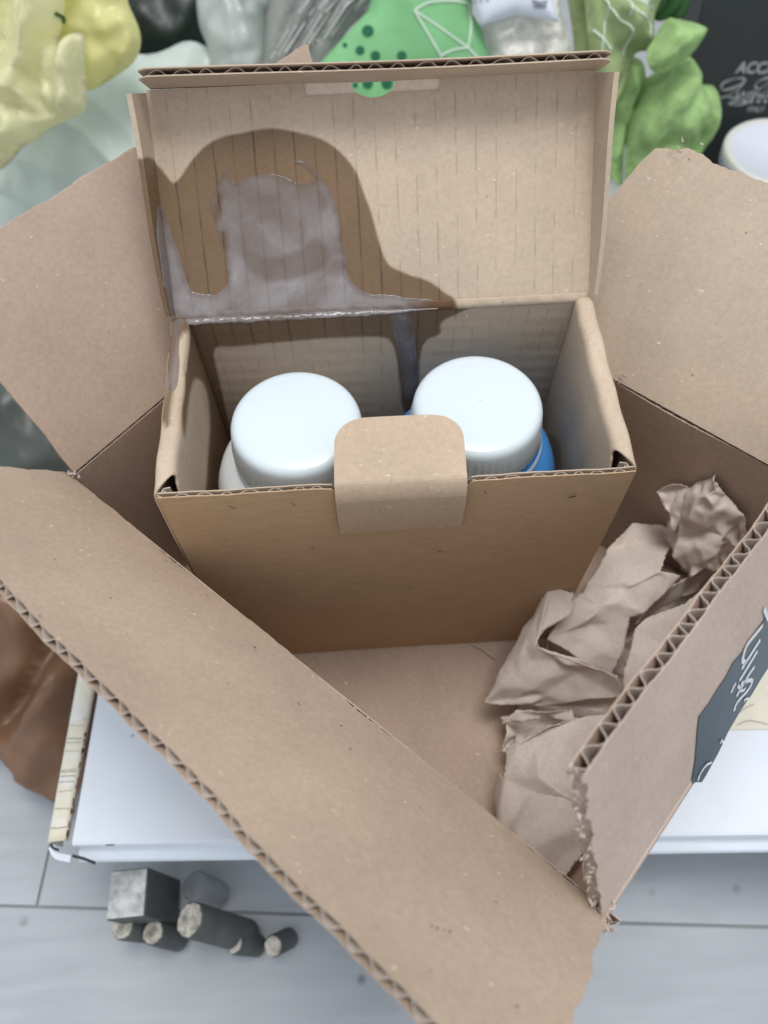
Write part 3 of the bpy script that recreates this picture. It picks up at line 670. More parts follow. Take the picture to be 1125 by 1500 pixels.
# lid side flanges, 90 degrees to the lid, tapering to the hinge
for sg in (-1, 1):
    ts = np.linspace(0.001, LL - 0.001, 90); wd = np.linspace(0.0, 1, 14)
    P = np.zeros((90, 14, 3))
    for i, t in enumerate(ts):
        wmax = 0.0050 + (0.0235 - 0.0050) * (t / LL) ** 0.9
        for j, q in enumerate(wd): P[i, j] = hz + ld * (t - 0.0045 * q * (t / LL)) + X * sg * (0.0992 + 0.0006 * math.sin(t * 60) * q + 0.0012 * q) + ln_ * (q * wmax - 0.0005)
    w = on_wet(P, stainA)
    if sg > 0: w = w * 0; 
    if sg < 0: P = P[::-1]; w = w[::-1]
    P = P[:, ::-1] if False else P
    thick_obj('lid_flange', P, 0.0022, M_IN_IN, ibox, smooth=False, attrs={'wet': w, 'flute': w * 0})
# tuck flap turned toward the viewer at the lid's far edge
ct = hz + ld * LL
c_px = (545, 119); e_px = (545, 100)
tk = None
for ang in np.linspace(-40, 60, 400):
    dd = ln_ * math.cos(math.radians(ang)) + ld * math.sin(math.radians(ang)); p = pix(ct + dd * 0.0225)
    if tk is None or abs(p[1] - e_px[1]) < tk[0]: tk = (abs(p[1] - e_px[1]), dd)
dT = tk[1]; nT = unit(np.cross(X, dT)); nT = nT if np.dot(nT, ld) < 0 else -nT
def t_tuck(u):
    x = -0.0965 + 0.1935 * u; e = np.minimum(x + 0.0965, 0.097 - x)
    return -0.0022 + 0 * u, 0.0230 - 0.0030 * u - 0.005 * np.clip(1 - e / 0.006, 0, 1) ** 2
panel('tuck_flap', ct, X, dT, nT, lambda v: (-0.0965 + 0 * v, 0.1000 + 0 * v), t_tuck, 0.0034, 0.0100, M_IN_IN, ibox,
      lambda s, t: 0.0005 * np.sin(s * 25 + 1), 160, 14, attrs_fn=lambda P, s, t: {'wet': 0 * s, 'flute': 0 * s}, v1e=0.90)

# resin: glossy film on the lid, bead along the hinge, drip on the back panel
def m_resin():
    t = NT('resin_film'); v = t.coord(); nz = t.noise(v, 38, 4, 0.6, 0.5)
    base = t.mix(t.ramp(nz, [(0.3, 0.0), (0.7, 1.0)]), (0.275, 0.235, 0.225), (0.335, 0.30, 0.30))
    nb = t.bump(t.noise(v, 60, 3, 0.5), 0.05, 0.0008)
    p = t.bsdf(base, 0.10, nb, 0.5, Coat_Weight=0.4, Coat_Roughness=0.04)
    tp = t.n('ShaderNodeBsdfTransparent'); tp.inputs[0].default_value = (0.86, 0.80, 0.74, 1)
    mx = t.n('ShaderNodeMixShader')
    cov = t.math('MULTIPLY', t.attr('cover'), t.ramp(nz, [(0.34, 0.50), (0.66, 0.92)]))
    t.l(cov, mx.inputs[0]); t.l(tp.outputs[0], mx.inputs[1]); t.l(p, mx.inputs[2])
    return t.done(mx.outputs[0])
M_RESIN = m_resin()
def film_on(name, surf, n, us_, vs_, hmax, par, hfn, lo=-6.0, cov_fn=None):
    P = np.array([[surf(a, b) for b in vs_] for a in us_]); d = hfn(P)
    h = hmax * (np.clip((d + 1.5) / 5.0, 0, 1) ** 0.5) - 0.00015 + 0.00005 * np.sin(P[..., 0] * 900) * (d > 2)
    h = np.where(d < -1.5, -0.0006, h)
    Q = P + h[..., None] * n; ni, nj = d.shape; F = grid_faces(ni, nj)
    keep = (d.ravel()[F] > lo).any(1); F = F[keep]
    ids, inv = np.unique(F, return_inverse=True)
    return mesh_obj(name, Q.reshape(-1, 3)[ids], inv.reshape(F.shape), M_RESIN, par, True, {'cover': (cov_fn(P) if cov_fn else np.full(d.shape, 0.75)).ravel()[ids]})
lidsurf = lambda a, b: hz + X * a + ld * b + ln_ * (0.0006 * math.sin(a * 15 + 1) * math.sin(math.pi * b / LL))
film_on('resin_film', lidsurf, ln_, np.linspace(-0.0982, 0.03, 360), np.linspace(0.0006, 0.075, 210), 0.0005, lid, film_h, cov_fn=film_cover)
fl_pts = lambda a, b: hz + ld * (a - 0.0045 * b * (a / LL)) - X * (0.0992 + 0.0012 * b) + ln_ * (b * (0.0050 + 0.0185 * (a / LL) ** 0.9) - 0.0005) + X * 0.0011
film_on('resin_film', fl_pts, X, np.linspace(0.001, 0.055, 110), np.linspace(0, 1, 30), 0.0005, lid, lambda P: sdf(pix(P).reshape(-1, 2), film_left).reshape(P.shape[:-1]))
mesh_obj('resin_film', HINGE_FILM[0].reshape(-1, 3), grid_faces(*HINGE_FILM[0].shape[:2], flip=True), M_RESIN, lid, True, {'cover': HINGE_FILM[1].ravel()})
# bead in the hinge groove
bx = np.linspace(-0.094, 0.026, 240); bead = []
for a in np.linspace(-0.25 * math.pi, 1.25 * math.pi, 12):
    bead.append([V(x, BD - 0.0012, BH - 0.0012) + (V(0, -math.cos(a), 0.55 * math.sin(a)) * (0.0023 + 0.0007 * noise.noise(Vector((x * 130, 0, a * .3))) + 0.0005 * noise.noise(Vector((x * 420, 3, a)))) * min(1, max(0.15, (0.027 - x) / 0.03)) ) for x in bx])
mesh_obj('resin_bead', np.array(bead).reshape(-1, 3), grid_faces(12, 240), M_RESIN, lid, True, {'cover': np.full(12 * 240, 0.9)})
drip = spline([(578, 468), (594, 468), (600, 500), (606, 540), (604, 580), (596, 582), (594, 545), (588, 505)], 6)
backp = [o for o in ibox.children if o.name.startswith('back_panel')][0]
film_on('resin_drip', lambda a, b: V(a, BD - 0.0004, b), -Y, np.linspace(0.0, 0.022, 60), np.linspace(0.12, BH - .0015, 120), 0.0006, backp, lambda P: sdf(pix(P).reshape(-1, 2), drip).reshape(P.shape[:-1]))
streak = spline([(250, 470), (270, 470), (266, 500), (262, 540), (258, 566), (250, 566), (249, 530), (252, 500)], 6)
lw = [o for o in ibox.children if o.name.startswith('side_panel')][0]
film_on('resin_drip', lambda a, b: V(-BW + a, b, BH + 0.0008 - 0.0012 * abs(a - 0.004) / 0.004), Z, np.linspace(0.0, 0.0082, 30), np.linspace(0.05, 0.099, 90), 0.0006, lw, lambda P: sdf(pix(P).reshape(-1, 2), streak).reshape(P.shape[:-1]))

# locking tab: rises in front of the front panel and folds in over the bottles
x0, x1 = -0.0257, 0.0286
us_ = np.linspace(0, 1, 60); path = []
for z in np.linspace(0.1572, 0.1850, 22): path.append((-0.0018 - 0.0010 * math.sin((z - 0.1572) / 0.028 * 2.2), z))
for a in np.linspace(0, 1, 8)[1:]: path.append((-0.0026 + 0.0042 * a ** 1.3, 0.1850 + 0.0078 * (1 - (1 - a) ** 1.5)))
y_, z_ = path[-1]; tl = 0.0300
for k in np.linspace(0, 1, 34)[1:]: path.append((y_ + tl * k, z_ + 0.0032 * k - 0.0012 * k * k))
path = np.array(path); ks = np.concatenate([np.zeros(29), np.linspace(0, 1, 34)[1:]])[:len(path)]
P = np.zeros((60, len(path), 3)); rr = 0.0125
for j, (yy, zz) in enumerate(path):
    rem = (1 - ks[j]) * tl; ins = 0.0
    if ks[j] > 0 and rem < rr: ins = rr - math.sqrt(max(0, rr * rr - (rr - rem) ** 2))
    fl = -0.0006 * ks[j]
    P[:, j, 0] = (x0 + ins + 0.001 * ks[j]) + (x1 - x0 - 2 * ins) * us_; P[:, j, 1] = yy; P[:, j, 2] = zz + 0.0006 * np.sin(us_ * 3.1 + 0.5) * ks[j]
tb = thick_obj('locking_tab', P[::-1], 0.0014, M_TAB, ibox, side=0.0)

# ================================================================== BOTTLES
def bottle(cx, cy, ztop, label, body_mat, mat_band, gap, kind, seed):
    t = thing('bottle', (cx, cy, 0.006), label, 'bottle', 'bottles standing in the small carton')
    rc = 0.0308; kc = rc / 0.0288
    def ribs(r, z, a):
        if z < ztop - 0.0065 and r > 0.025: r += 0.00042 * math.cos(a * 60) * min(1, (ztop - 0.0065 - z) / 0.005) + (0.0009 if (a * 9 / (2 * math.pi) + 0.3 * seed) % 1 < 0.03 and z < ztop - 0.012 else 0)
        return r
    pr = [(0.0005, ztop + 0.0006), (0.010, ztop + 0.0005), (0.019, ztop + 0.0003), (0.0235, ztop), (0.0252, ztop - 0.0004), (0.0265, ztop - 0.0012), (0.0274, ztop - 0.0025), (0.0279, ztop - 0.0042), (rc - 0.0006, ztop - 0.0080), (rc, ztop - 0.014), (rc + 0.0003, ztop - 0.0215), (rc + 0.0001, ztop - 0.0222), (rc - 0.002, ztop - 0.0222)]
    pr = [(min(r * kc, rc + 0.0003) if r < 0.0285 else r, z) for r, z in pr]
    v, f = lathe_vf((cx, cy, 0), pr, 240, fn=ribs)
    mesh_obj('cap', v, [q[::-1] for q in f], M_CAP, t, True)
    v, f = lathe_vf((cx + 0.001, cy + 0.001, 0), [(0.0012, ztop + 0.0004), (0.0013, ztop + 0.00075), (0.0008, ztop + 0.0008), (0.0006, ztop + 0.0006)], 24); v = v - V(cx, cy, ztop) ; v = v * V(0.7, 0.7, 0.8) + V(cx, cy, ztop + 0.0001); kind == 'blue' and mesh_obj('mould_mark', v, [q[::-1] for q in f], M_CAP, t, True)
    # tamper band, a little askew
    zb = ztop - 0.0222 - gap
    tl_ = 0.055 if kind == 'blue' else 0.0
    bo = 0.0006 if kind == 'blue' else 0.0
    band = [(rc - 0.0004 + bo, 0), (rc + 0.0005 + bo, -0.0004), (rc + 0.0008 + bo, -0.003), (rc + 0.0006 + bo, -0.0056), (rc - 0.0008 + bo, -0.006), (rc - 0.0008 + bo, 0)]
    vs, fs = lathe_vf((0, 0, 0), band, 96)
    fs = fs[:-2]
    vs[:, 2] += vs[:, 0] * -tl_ + vs[:, 1] * tl_ * 0.3; vs += V(cx + (0.0012 if kind == 'blue' else 0), cy - 0.0004, zb)
    mesh_obj('tamper_band', vs, [q[::-1] for q in fs], mat_band, t, True)
    rb = 0.0445
    zs = zb - (0.0045 if kind == 'blue' else 0.002)
    body = [(0.0005, 0.0062), (rb - 0.004, 0.0062), (rb - 0.001, 0.0075), (rb, 0.011), (rb, zs - 0.030), (rb - 0.001, zs - 0.021), (rb - 0.0035, zs - 0.0135), (rb - 0.007, zs - 0.0075), (rb - 0.0105, zs - 0.0040), (rb - 0.0125, zs - 0.0022), (0.0300, zs - 0.0015), (0.0285, zs), (0.0280, zb + 0.004), (0.0275, zb + 0.02)]
    v, f = lathe_vf((cx, cy, 0), body, 128)
    mesh_obj('body', v, f, body_mat, t, True)
    return t
bR = onz((701, 588), 0.180); bL = onz((434, 613), 0.180)
bottle(bL[0] - 0.0005, bL[1], 0.1795, 'white bottle with a white screw cap, on the soaked side of the small carton', M_WBODY, M_CAP, 0.0008, 'white', 1)
bottle(bR[0], bR[1], 0.1795, 'blue bottle with a white screw cap and pale tamper ring in the small carton', M_BLUE, M_BAND, 0.0014, 'blue', 2)
#PART2
# ================================================================== PACKING PAPER
def shell(P, faces, th):
    """give a triangle/quad sheet thickness along its vertex normals"""
    P = np.asarray(P, float); N = np.zeros_like(P)
    for f in faces:
        a, b, c = P[f[0]], P[f[1]], P[f[2]]; n = np.cross(b - a, c - a)
        for i in f: N[i] += n
    N /= np.linalg.norm(N, axis=1, keepdims=True) + 1e-15
    cnt = set()
    for f in faces:
        for a, b in zip(f, f[1:] + f[:1]): cnt.add((a, b))
    n = len(P); sk = [[b, a, a + n, b + n] for (a, b) in cnt if (b, a) not in cnt]
    return np.concatenate([P + N * th / 2, P - N * th / 2]), faces + [[i + n for i in f[::-1]] for f in faces] + sk
def crumple(P, amp, scale, seed):
    out = np.zeros(len(P))
    for i, p in enumerate(P):
        q = Vector(p * scale + seed); w = Vector((noise.noise(q * 1.3), noise.noise(q * 1.3 + Vector((7, 3, 1))), noise.noise(q * 1.3 + Vector((1, 9, 4)))))
        d, _ = noise.voronoi(q + w * 0.35); d2, _ = noise.voronoi(q * 2.3 + w * 0.5); out[i] = min(d[1] - d[0], 0.6) * 1.2 + 0.6 * noise.noise(q * 0.7) + 0.35 * min(d2[1] - d2[0], 0.5)
    return out * amp
def paper_sheet(name, verts, faces, mat, amp, scale, seed, smooth_it=2, cuts=7, parent=None):
    P = [np.array(onz((x, y), z)) for x, y, z in verts]; T = []
    from mathutils.geometry import tessellate_polygon
    for f in faces:
        for t_ in tessellate_polygon([[Vector((verts[i][0], verts[i][1], 0)) for i in f]]):
            a, b, c = (f[i] for i in t_)
            pa, pb, pc = verts[a], verts[b], verts[c]
            if (pb[0] - pa[0]) * (pc[1] - pa[1]) - (pb[1] - pa[1]) * (pc[0] - pa[0]) > 0: b, c = c, b
            T.append((a, b, c))
    R = np.random.RandomState(seed)
    def split(P, T, lmax):
        for _ in range(9):
            mid = {}
            for t in T:
                for a, b in ((t[0], t[1]), (t[1], t[2]), (t[2], t[0])):
                    k = (min(a, b), max(a, b))
                    if k not in mid and np.linalg.norm(P[a] - P[b]) > lmax: mid[k] = len(P); P.append((P[a] + P[b]) / 2)
            if not mid: break
            out = []
            for t in T:
                m = [mid.get((min(t[i], t[(i + 1) % 3]), max(t[i], t[(i + 1) % 3]))) for i in range(3)]; n = sum(x is not None for x in m)
                if n == 0: out.append(t)
                elif n == 3: out += [(t[0], m[0], m[2]), (m[0], t[1], m[1]), (m[2], m[1], t[2]), (m[0], m[1], m[2])]
                else:
                    i = next(i for i in range(3) if (m[i] is not None and (n == 1 or m[(i + 1) % 3] is not None)))
                    a, b, c = t[i], t[(i + 1) % 3], t[(i + 2) % 3]; p = m[i]
                    if n == 1: out += [(a, p, c), (p, b, c)]
                    else: q = m[(i + 1) % 3]; out += [(p, b, q), (a, p, q), (a, q, c)]
            T = out
        return P, T
    def info(P, T):
        A = np.array(P); F = np.array(T); N = np.zeros_like(A); fn = np.cross(A[F[:, 1]] - A[F[:, 0]], A[F[:, 2]] - A[F[:, 0]])
        for k in range(3): np.add.at(N, F[:, k], fn)
        N /= np.linalg.norm(N, axis=1, keepdims=True) + 1e-15
        E_ = np.sort(np.concatenate([F[:, [0, 1]], F[:, [1, 2]], F[:, [2, 0]]]), 1); u_, c_ = np.unique(E_, axis=0, return_counts=True)
        bd = np.zeros(len(A), bool); bd[u_[c_ == 1].ravel()] = True
        return A, F, N, u_, bd
    def kick(P, T, a, l):
        A, F, N, u_, bd = info(P, T)
        A = A + N * R.normal(0, 1, (len(A), 1)) * a + R.normal(0, 1, A.shape) * np.where(bd, 0.03, 0.10)[:, None] * l
        return list(A)
    P, T = split(P, T, 1.0 / scale); P = kick(P, T, amp, 0.7 / scale)
    P, T = split(P, T, 0.45 / scale); P = kick(P, T, amp * 0.22, 0.3 / scale)
    P, T = split(P, T, 0.0021)
    P, F, N, u_, bd = info(P, T)
    for _ in range(smooth_it):
        S_ = np.zeros_like(P); c_ = np.zeros(len(P))
        for i in (0, 1): np.add.at(S_, u_[:, i], P[u_[:, 1 - i]]); np.add.at(c_, u_[:, i], 1)
        P = np.where(bd[:, None], P, 0.5 * P + 0.5 * S_ / c_[:, None])
    P[bd] += R.normal(0, 0.0002, P.shape)[bd]; 
    for q0, nn, gap in ((F_, Wv, 0.002), (B0, UB, 0.0085)):          # keep the paper inside the box walls
        d_ = np.clip((P - q0) @ nn + gap, 0, None) * (P[:, 2] < H_O); P = P - d_[:, None] * nn
    P[:, 2] = np.maximum(P[:, 2], 0.0012)
    ids, inv = np.unique(F, return_inverse=True); P = P[ids]; F = [list(map(int, f)) for f in inv.reshape(-1, 3)]
    v, f = shell(P, F, 0.0003)
    return mesh_obj(name, v, f, mat, parent, smooth=True)
pm = [(711, 1025, .026), (808, 857, .074), (838, 867, .076), (838, 896, .072), (797, 922, .068), (789, 948, .064), (850, 971, .068), (899, 991, .064), (914, 1018, .052), (903, 1034, .042),
      (858, 1039, .036), (757, 1028, .028), (918, 868, .064), (922, 905, .052), (900, 990, .036), (852, 866, .054), (890, 808, .054), (922, 767, .060), (978, 769, .062), (986, 792, .058), (966, 836, .076),
      (1002, 846, .074), (940, 900, .058), (842, 880, .060), (800, 935, .050)]
pt = thing('packing_paper', (0.1, -0.03, 0.0), 'crumpled brown packing paper with a curled torn rim beside the small carton', 'packing paper', 'crumpled packing paper in the box')
paper_sheet('front_fold', pm, [[0, 11, 10, 9, 8, 7, 6, 5], [0, 5, 4, 3, 2, 1]], M_PAPER, 0.0010, 26, 3, smooth_it=3, parent=pt)
paper_sheet('middle_fold', pm, [[24, 14, 13, 12], [24, 12, 15, 23], [15, 16, 20, 12], [12, 20, 21, 22, 13], [16, 17, 18, 19, 20]], M_PAPER, 0.0020, 36, 5, smooth_it=3, parent=pt)
rim = [onz(p[:2], p[2]) for p in (pm[2], pm[3], pm[4], pm[5], pm[6], pm[7], pm[8])]
mesh_obj('torn_rim', *ribbon_vf(spline(rim, 7), V(0.1, -.4, .9), np.array([0.0007 + 0.0004 * math.sin(k * 1.7) for k in range(len(spline(rim, 7)))]), 0.0006), m_plain('torn_paper_edge', (0.52, 0.45, 0.39), 0.9, 0.2), pt)
pu = [(970, 716, .095), (985, 711, .106), (1010, 716, .106), (1028, 701, .121), (1046, 703, .126), (1066, 727, .116), (1092, 762, .110), (1088, 805, .086), (1062, 833, .066), (1036, 838, .074), (1002, 846, .060), (976, 800, .062), (1000, 760, .088), (1022, 770, .082), (1040, 752, .112), (1030, 800, .092), (1062, 780, .094), (996, 815, .070), (978, 756, .090)]
pt2 = thing('packing_paper', (0.17, 0.02, 0.0), 'upright crumpled wad of brown packing paper against the far right wall of the big box', 'packing paper', 'crumpled packing paper in the box')
paper_sheet('wad', pu, [[0, 1, 2, 12, 18], [2, 3, 14, 13, 12], [3, 4, 5, 14], [5, 6, 16, 14], [6, 7, 8, 16], [16, 8, 9, 15, 13], [14, 16, 13], [13, 15, 17, 12], [12, 17, 11, 18], [15, 9, 10, 17], [17, 10, 11]], M_PAPER, 0.0034, 62, 11, smooth_it=2, parent=pt2)
pr_ = [(948, 902, .062), (1000, 885, .070), (1062, 838, .074), (1125, 812, .070), (1180, 800, .06), (1120, 960, .03), (1000, 1090, .03), (905, 1050, .040), (918, 985, .050), (926, 925, .058), (1020, 950, .066), (960, 1000, .060)]
pt3 = thing('packing_paper', (0.15, -0.05, 0.0), 'smooth brown packing paper tucked along the inside of the leaning labelled flap', 'packing paper', 'crumpled packing paper in the box')
paper_sheet('fold', pr_, [[0, 1, 10, 11, 9], [1, 2, 10], [2, 3, 4, 5, 10], [10, 5, 6, 11], [11, 6, 7, 8, 9]], M_PAPER, 0.0014, 28, 21, parent=pt3)
paper_sheet('fold', [(930, 915, .050), (1000, 846, .060), (1062, 832, .062), (1130, 790, .06), (1060, 840, .05), (1000, 880, .046), (950, 900, .040)], [[0, 1, 2, 3, 4, 5, 6]], M_PAPER, 0.0012, 30, 23, parent=pt3)
pl_ = [(733, 1060, .030), (760, 1046, .034), (838, 1042, .036), (842, 1060, .034), (770, 1084, .026), (741, 1096, .036), (757, 1090, .044), (800, 1066, .050), (850, 1050, .054), (906, 1044, .056), (930, 1140, .050), (900, 1250, .046), (850, 1290, .048), (822, 1310, .040), (770, 1265, .044), (734, 1228, .036), (731, 1135, .036), (800, 1150, .052), (860, 1170, .056), (724, 1130, .024), (722, 1165, .022), (729, 1230, .022)]
pt4 = thing('packing_paper', (0.06, -0.09, 0.0), 'smoother brown packing paper sheet in the near corner of the big box', 'packing paper', 'crumpled packing paper in the box')
paper_sheet('fold', pl_, [[5, 6, 7, 8, 17, 16], [8, 9, 10, 18, 17], [18, 10, 11, 12], [17, 18, 12, 13, 14, 15, 16], [16, 15, 21, 20, 19]], M_PAPER, 0.0012, 22, 31, smooth_it=4, parent=pt4)
paper_sheet('fold', [(733, 1062, .022), (757, 1040, .030), (838, 1040, .034), (846, 1060, .034), (800, 1052, .028)], [[0, 4, 3, 2, 1]], M_PAPER, 0.0006, 50, 35, cuts=4, parent=pt4)
paper_sheet('inner_fold', [(733, 1050, .018), (760, 1045, .010), (860, 1040, .010), (930, 1040, .012), (925, 1120, .014), (760, 1120, .014), (734, 1100, .02), (744, 1078, .024), (765, 1072, .006), (785, 1078, .02)], [[0, 1, 8, 7], [1, 2, 9, 8], [2, 3, 4, 9], [9, 4, 5, 8], [8, 5, 6, 7]], M_PAPER, 0.0016, 90, 37, parent=pt4)
# more paper filling the box under the visible folds
paper_sheet('inner_fold', [(860, 850, .01), (990, 760, .02), (1100, 780, .02), (1150, 830, .03), (1000, 1080, .012), (900, 1250, .02), (760, 1100, .006), (760, 1000, .008), (950, 930, .03)], [[0, 1, 8], [1, 2, 3, 8], [3, 4, 8], [4, 5, 6, 7, 8], [7, 0, 8]], M_PAPER, 0.004, 55, 41, parent=pt)
# a few paper scraps and a hair on the carton floor
for pts in ([(690, 943), (706, 951), (722, 962), (728, 966)], [(445, 972), (455, 963), (462, 957)]):
    fb = mesh_obj('paper_sliver', *ribbon_vf([onz(p, 0.0009) for p in spline(pts, 4)], Z, 0.0012, 0.0006), M_FLUTE)
    tag(fb, 'thin curved sliver of grey paper by the front of the small carton' if pts[0][0] > 600 else 'tiny grey paper sliver by the near left corner of the small carton', 'paper scrap')

# ================================================================== RODS ON THE FLOOR
M_RODB = m_plain('rod_dark', (0.085, 0.09, 0.09), 0.6, 0.3, 0.2, 60); M_RODE = m_plain('rod_end_wood', (0.46, 0.43, 0.37), 0.8, 0.2, 0.5, 160); M_SQ = m_plain('grey_wood', (0.50, 0.50, 0.49), 0.7, 0.3, 0.4, 130); M_RODG = m_plain('rod_grey', (0.25, 0.265, 0.285), 0.6, 0.3, 0.1)
def rod(pA, zA, pB, zB, r, mat, label, square=False, end=M_RODE):
    A, B = onz(pA, zA), onz(pB, zB); L = np.linalg.norm(B - A); ax = unit(A - B); s1 = unit(V(1, 0.02, 0) - ax * ax[0]) if square else unit(np.cross(ax, Z)); s2 = np.cross(ax, s1)
    t = thing('rod', B, label, 'rod', 'short rods standing on the floor')
    if square:
        v, f = box_vf((A + B) / 2, (s1, s2, ax), (r, r * 1.15, L / 2), 0.0012); mesh_obj('shaft', v, f, mat, t)
        v, f = box_vf(A + ax * 0.0004, (s1, s2, ax), (r - .0008, r * 1.15 - .0008, 0.0006), 0.0002); mesh_obj('end_grain', v, f, end, t)
    else:
        v, f = lathe_vf(B, [(r * .97, 0), (r, 0.001), (r, L - .001), (r * .95, L)], 28, (s1, s2, ax)); mesh_obj('shaft', v, f, mat, t, True)
        fe = lambda r_, z_, a_: r_ * (1 + 0.03 * math.sin(a_ * 2 + pA[0]) + 0.03 * math.sin(a_ * 5 + pA[1]) + 0.03 * math.sin(a_ * 11))
        v, f = lathe_vf(A, [(r * .9, -0.0002), (r * .9, 0.0002), (r * .86, 0.0007), (r * .3, 0.0010), (r * .28, 0.0004), (0.0002, 0.0004)], 36, (s1, s2, ax), fe); mesh_obj('end_grain', v, f, end, t)
rod((278, 1347), -.062, (362, 1371), -.113, .0100, M_RODB, 'thick dark round rod with a large pale end, middle of the floor cluster')
rod((284, 1297), -.092, (318, 1312), -.115, .0092, M_RODG, 'faded grey round rod closest to the white panel edge', end=M_RODG)
rod((343, 1381), -.096, (378, 1385), -.115, .0068, M_RODB, 'short dark rod with a small end right of the thick one')
rod((400, 1386), -.098, (424, 1374), -.115, .0066, M_RODB, 'darkest small rod at the right end of the floor cluster')
rod((180, 1357), -.080, (232, 1364), -.114, .0078, M_RODB, 'dark rod with a white cut end under the square grey bar')
rod((224, 1366), -.084, (262, 1376), -.114, .0072, M_RODB, 'dark rod with a slanted pale end between the square bar and the thick rod')
rod((187, 1309), -.055, (238, 1324), -.1135, .0118, M_RODB, 'square grey wooden bar at the left of the floor cluster', True, M_SQ)

# ================================================================== SOFT BAGS AND GOODS BEHIND
def anchor(px, y): return onpl(px, (0, y, 0), (0, 1, 0))
class Cushion:
    def __init__(s, name, outline, anc, y, n, bulge, mat, folds=(), namp=0.004, nscale=18, seed=0, ds=0.006, parent=None, rim=0.02, round_=True, deep=0.5, nstretch=(1, 1), crump=None):
        s.crump = crump
        s.n = unit(n); s.p0 = anchor(anc, y) if y is not None else np.asarray(anc, float)
        s.u = unit(np.cross(s.n, V(0, 0, 1)) * -1); s.v = np.cross(s.n, s.u); s.v = s.v if s.v[2] > 0 else -s.v
        out = spline(list(outline) + [outline[0]], 5)[:-1] if round_ else np.array(outline, float)
        s.poly = s.to2(out); L = np.concatenate([s.poly, s.poly[:1]]); ring = []
        for a, b in zip(L[:-1], L[1:]):
            k = max(1, int(np.linalg.norm(b - a) / ds)); ring += [a + (b - a) * i / k for i in range(k)]
        s.poly = np.array(ring); lo, hi = s.poly.min(0), s.poly.max(0)
        gx, gy = np.meshgrid(np.arange(lo[0], hi[0], ds), np.arange(lo[1], hi[1], ds), indexing='ij'); g = np.stack([gx.ravel(), gy.ravel()], 1)
        g = g + np.random.RandomState(seed).uniform(-.25, .25, g.shape) * ds; g = g[sdf(g, s.poly) > ds * 0.6]
        s.folds = [(s.to2(spline(f[0], 5)), f[1], f[2]) for f in folds]
        s.bulge, s.rim, s.namp, s.ns, s.seed, s.st = bulge, rim, namp, nscale, seed, nstretch
        s.fac = []
        if crump:
            for k, (am, L) in enumerate(((crump[0], 0.62 / crump[1]), (crump[0] * 0.40, 0.26 / crump[1]))):
                rs = np.random.RandomState(seed * 7 + k); m = 0.02
                px_, py_ = np.meshgrid(np.arange(lo[0] - m - L, hi[0] + m + L, L), np.arange(lo[1] - m - L, hi[1] + m + L, L * 1.5), indexing='ij')
                c_ = np.stack([px_.ravel(), py_.ravel()], 1); c_ = c_ + rs.uniform(-.42, .42, c_.shape) * L
                r = delaunay_2d_cdt([Vector(p) for p in c_], [], [], 0, 1e-9); pv = np.array([tuple(p) for p in r[0]])
                s.fac.append((pv, [list(f) for f in r[2]], rs.normal(0, 1, len(pv)) * am))
        q, fs = cdt([tuple(p) for p in s.poly], [tuple(p) for p in g])
        h = s.height(q); P = s.p0 + np.outer(q[:, 0], s.u) + np.outer(q[:, 1], s.v); A = P + h[:, None] * s.n; d = np.clip(sdf(q, s.poly), 0, None)
        B = P - (deep * bulge * (1 - np.exp(-d / rim)) + 0.0002)[:, None] * s.n; nn = len(A); fl = []
        for f in fs:
            a, b, c = A[f[0]], A[f[1]], A[f[2]]; fl.append(f if np.dot(np.cross(b - a, c - a), s.n) > 0 else f[::-1])
        cnt = {(a, b) for f in fl for a, b in zip(f, f[1:] + f[:1])}
        sk = [[b, a, a + nn, b + nn] for (a, b) in cnt if (b, a) not in cnt]
        s.obj = mesh_obj(name, np.concatenate([A, B]), fl + [[i + nn for i in f[::-1]] for f in fl] + sk, mat, parent, True)
    def to2(s, px):
        P = np.array([onpl(p, s.p0, s.n) for p in px]) - s.p0; return np.stack([P @ s.u, P @ s.v], 1)
    def height(s, q):
        d = np.clip(sdf(q, s.poly), 0, None); e = 1 - np.exp(-d / s.rim); h = s.bulge * e
        for f, a, w in s.folds: h = h + a * e * np.exp(-np.abs(seg_dist(q, f) / w) ** 1.3)
        for pv, tr, hv in s.fac:
            add = np.zeros(len(q)); qw = q + 0.0012 * np.stack([np.sin(q[:, 1] * 230), np.sin(q[:, 0] * 210)], 1)
            for t_ in tr:
                a, b, c = pv[t_[0]], pv[t_[1]], pv[t_[2]]; den = (b[1] - c[1]) * (a[0] - c[0]) + (c[0] - b[0]) * (a[1] - c[1])
                if abs(den) < 1e-14: continue
                l1 = ((b[1] - c[1]) * (qw[:, 0] - c[0]) + (c[0] - b[0]) * (qw[:, 1] - c[1])) / den
                l2 = ((c[1] - a[1]) * (qw[:, 0] - c[0]) + (a[0] - c[0]) * (qw[:, 1] - c[1])) / den; l3 = 1 - l1 - l2
                ok = (l1 >= -1e-6) & (l2 >= -1e-6) & (l3 >= -1e-6)
                add[ok] = l1[ok] * hv[t_[0]] + l2[ok] * hv[t_[1]] + l3[ok] * hv[t_[2]]
            h = h + add * np.clip(e * 1.3, 0.25, 1)
        if s.namp:
            for i, p in enumerate(q):
                v = Vector((p[0] * s.ns * s.st[0], p[1] * s.ns * s.st[1], s.seed * 3.1))
                h[i] += s.namp * e[i] * (1 - 2 * abs(noise.noise(v)) + 0.5 * (1 - 2 * abs(noise.noise(v * 2.3))) - 0.4)
        return h
    def at(s, px, lift=0.0005):
        q = s.to2(px); h = s.height(q); return s.p0 + np.outer(q[:, 0], s.u) + np.outer(q[:, 1], s.v) + (h + lift)[:, None] * s.n
    def stroke(s, px, width, k=8): return ribbon_vf(s.at(spline(px, k)), s.n, width, 0.0004)
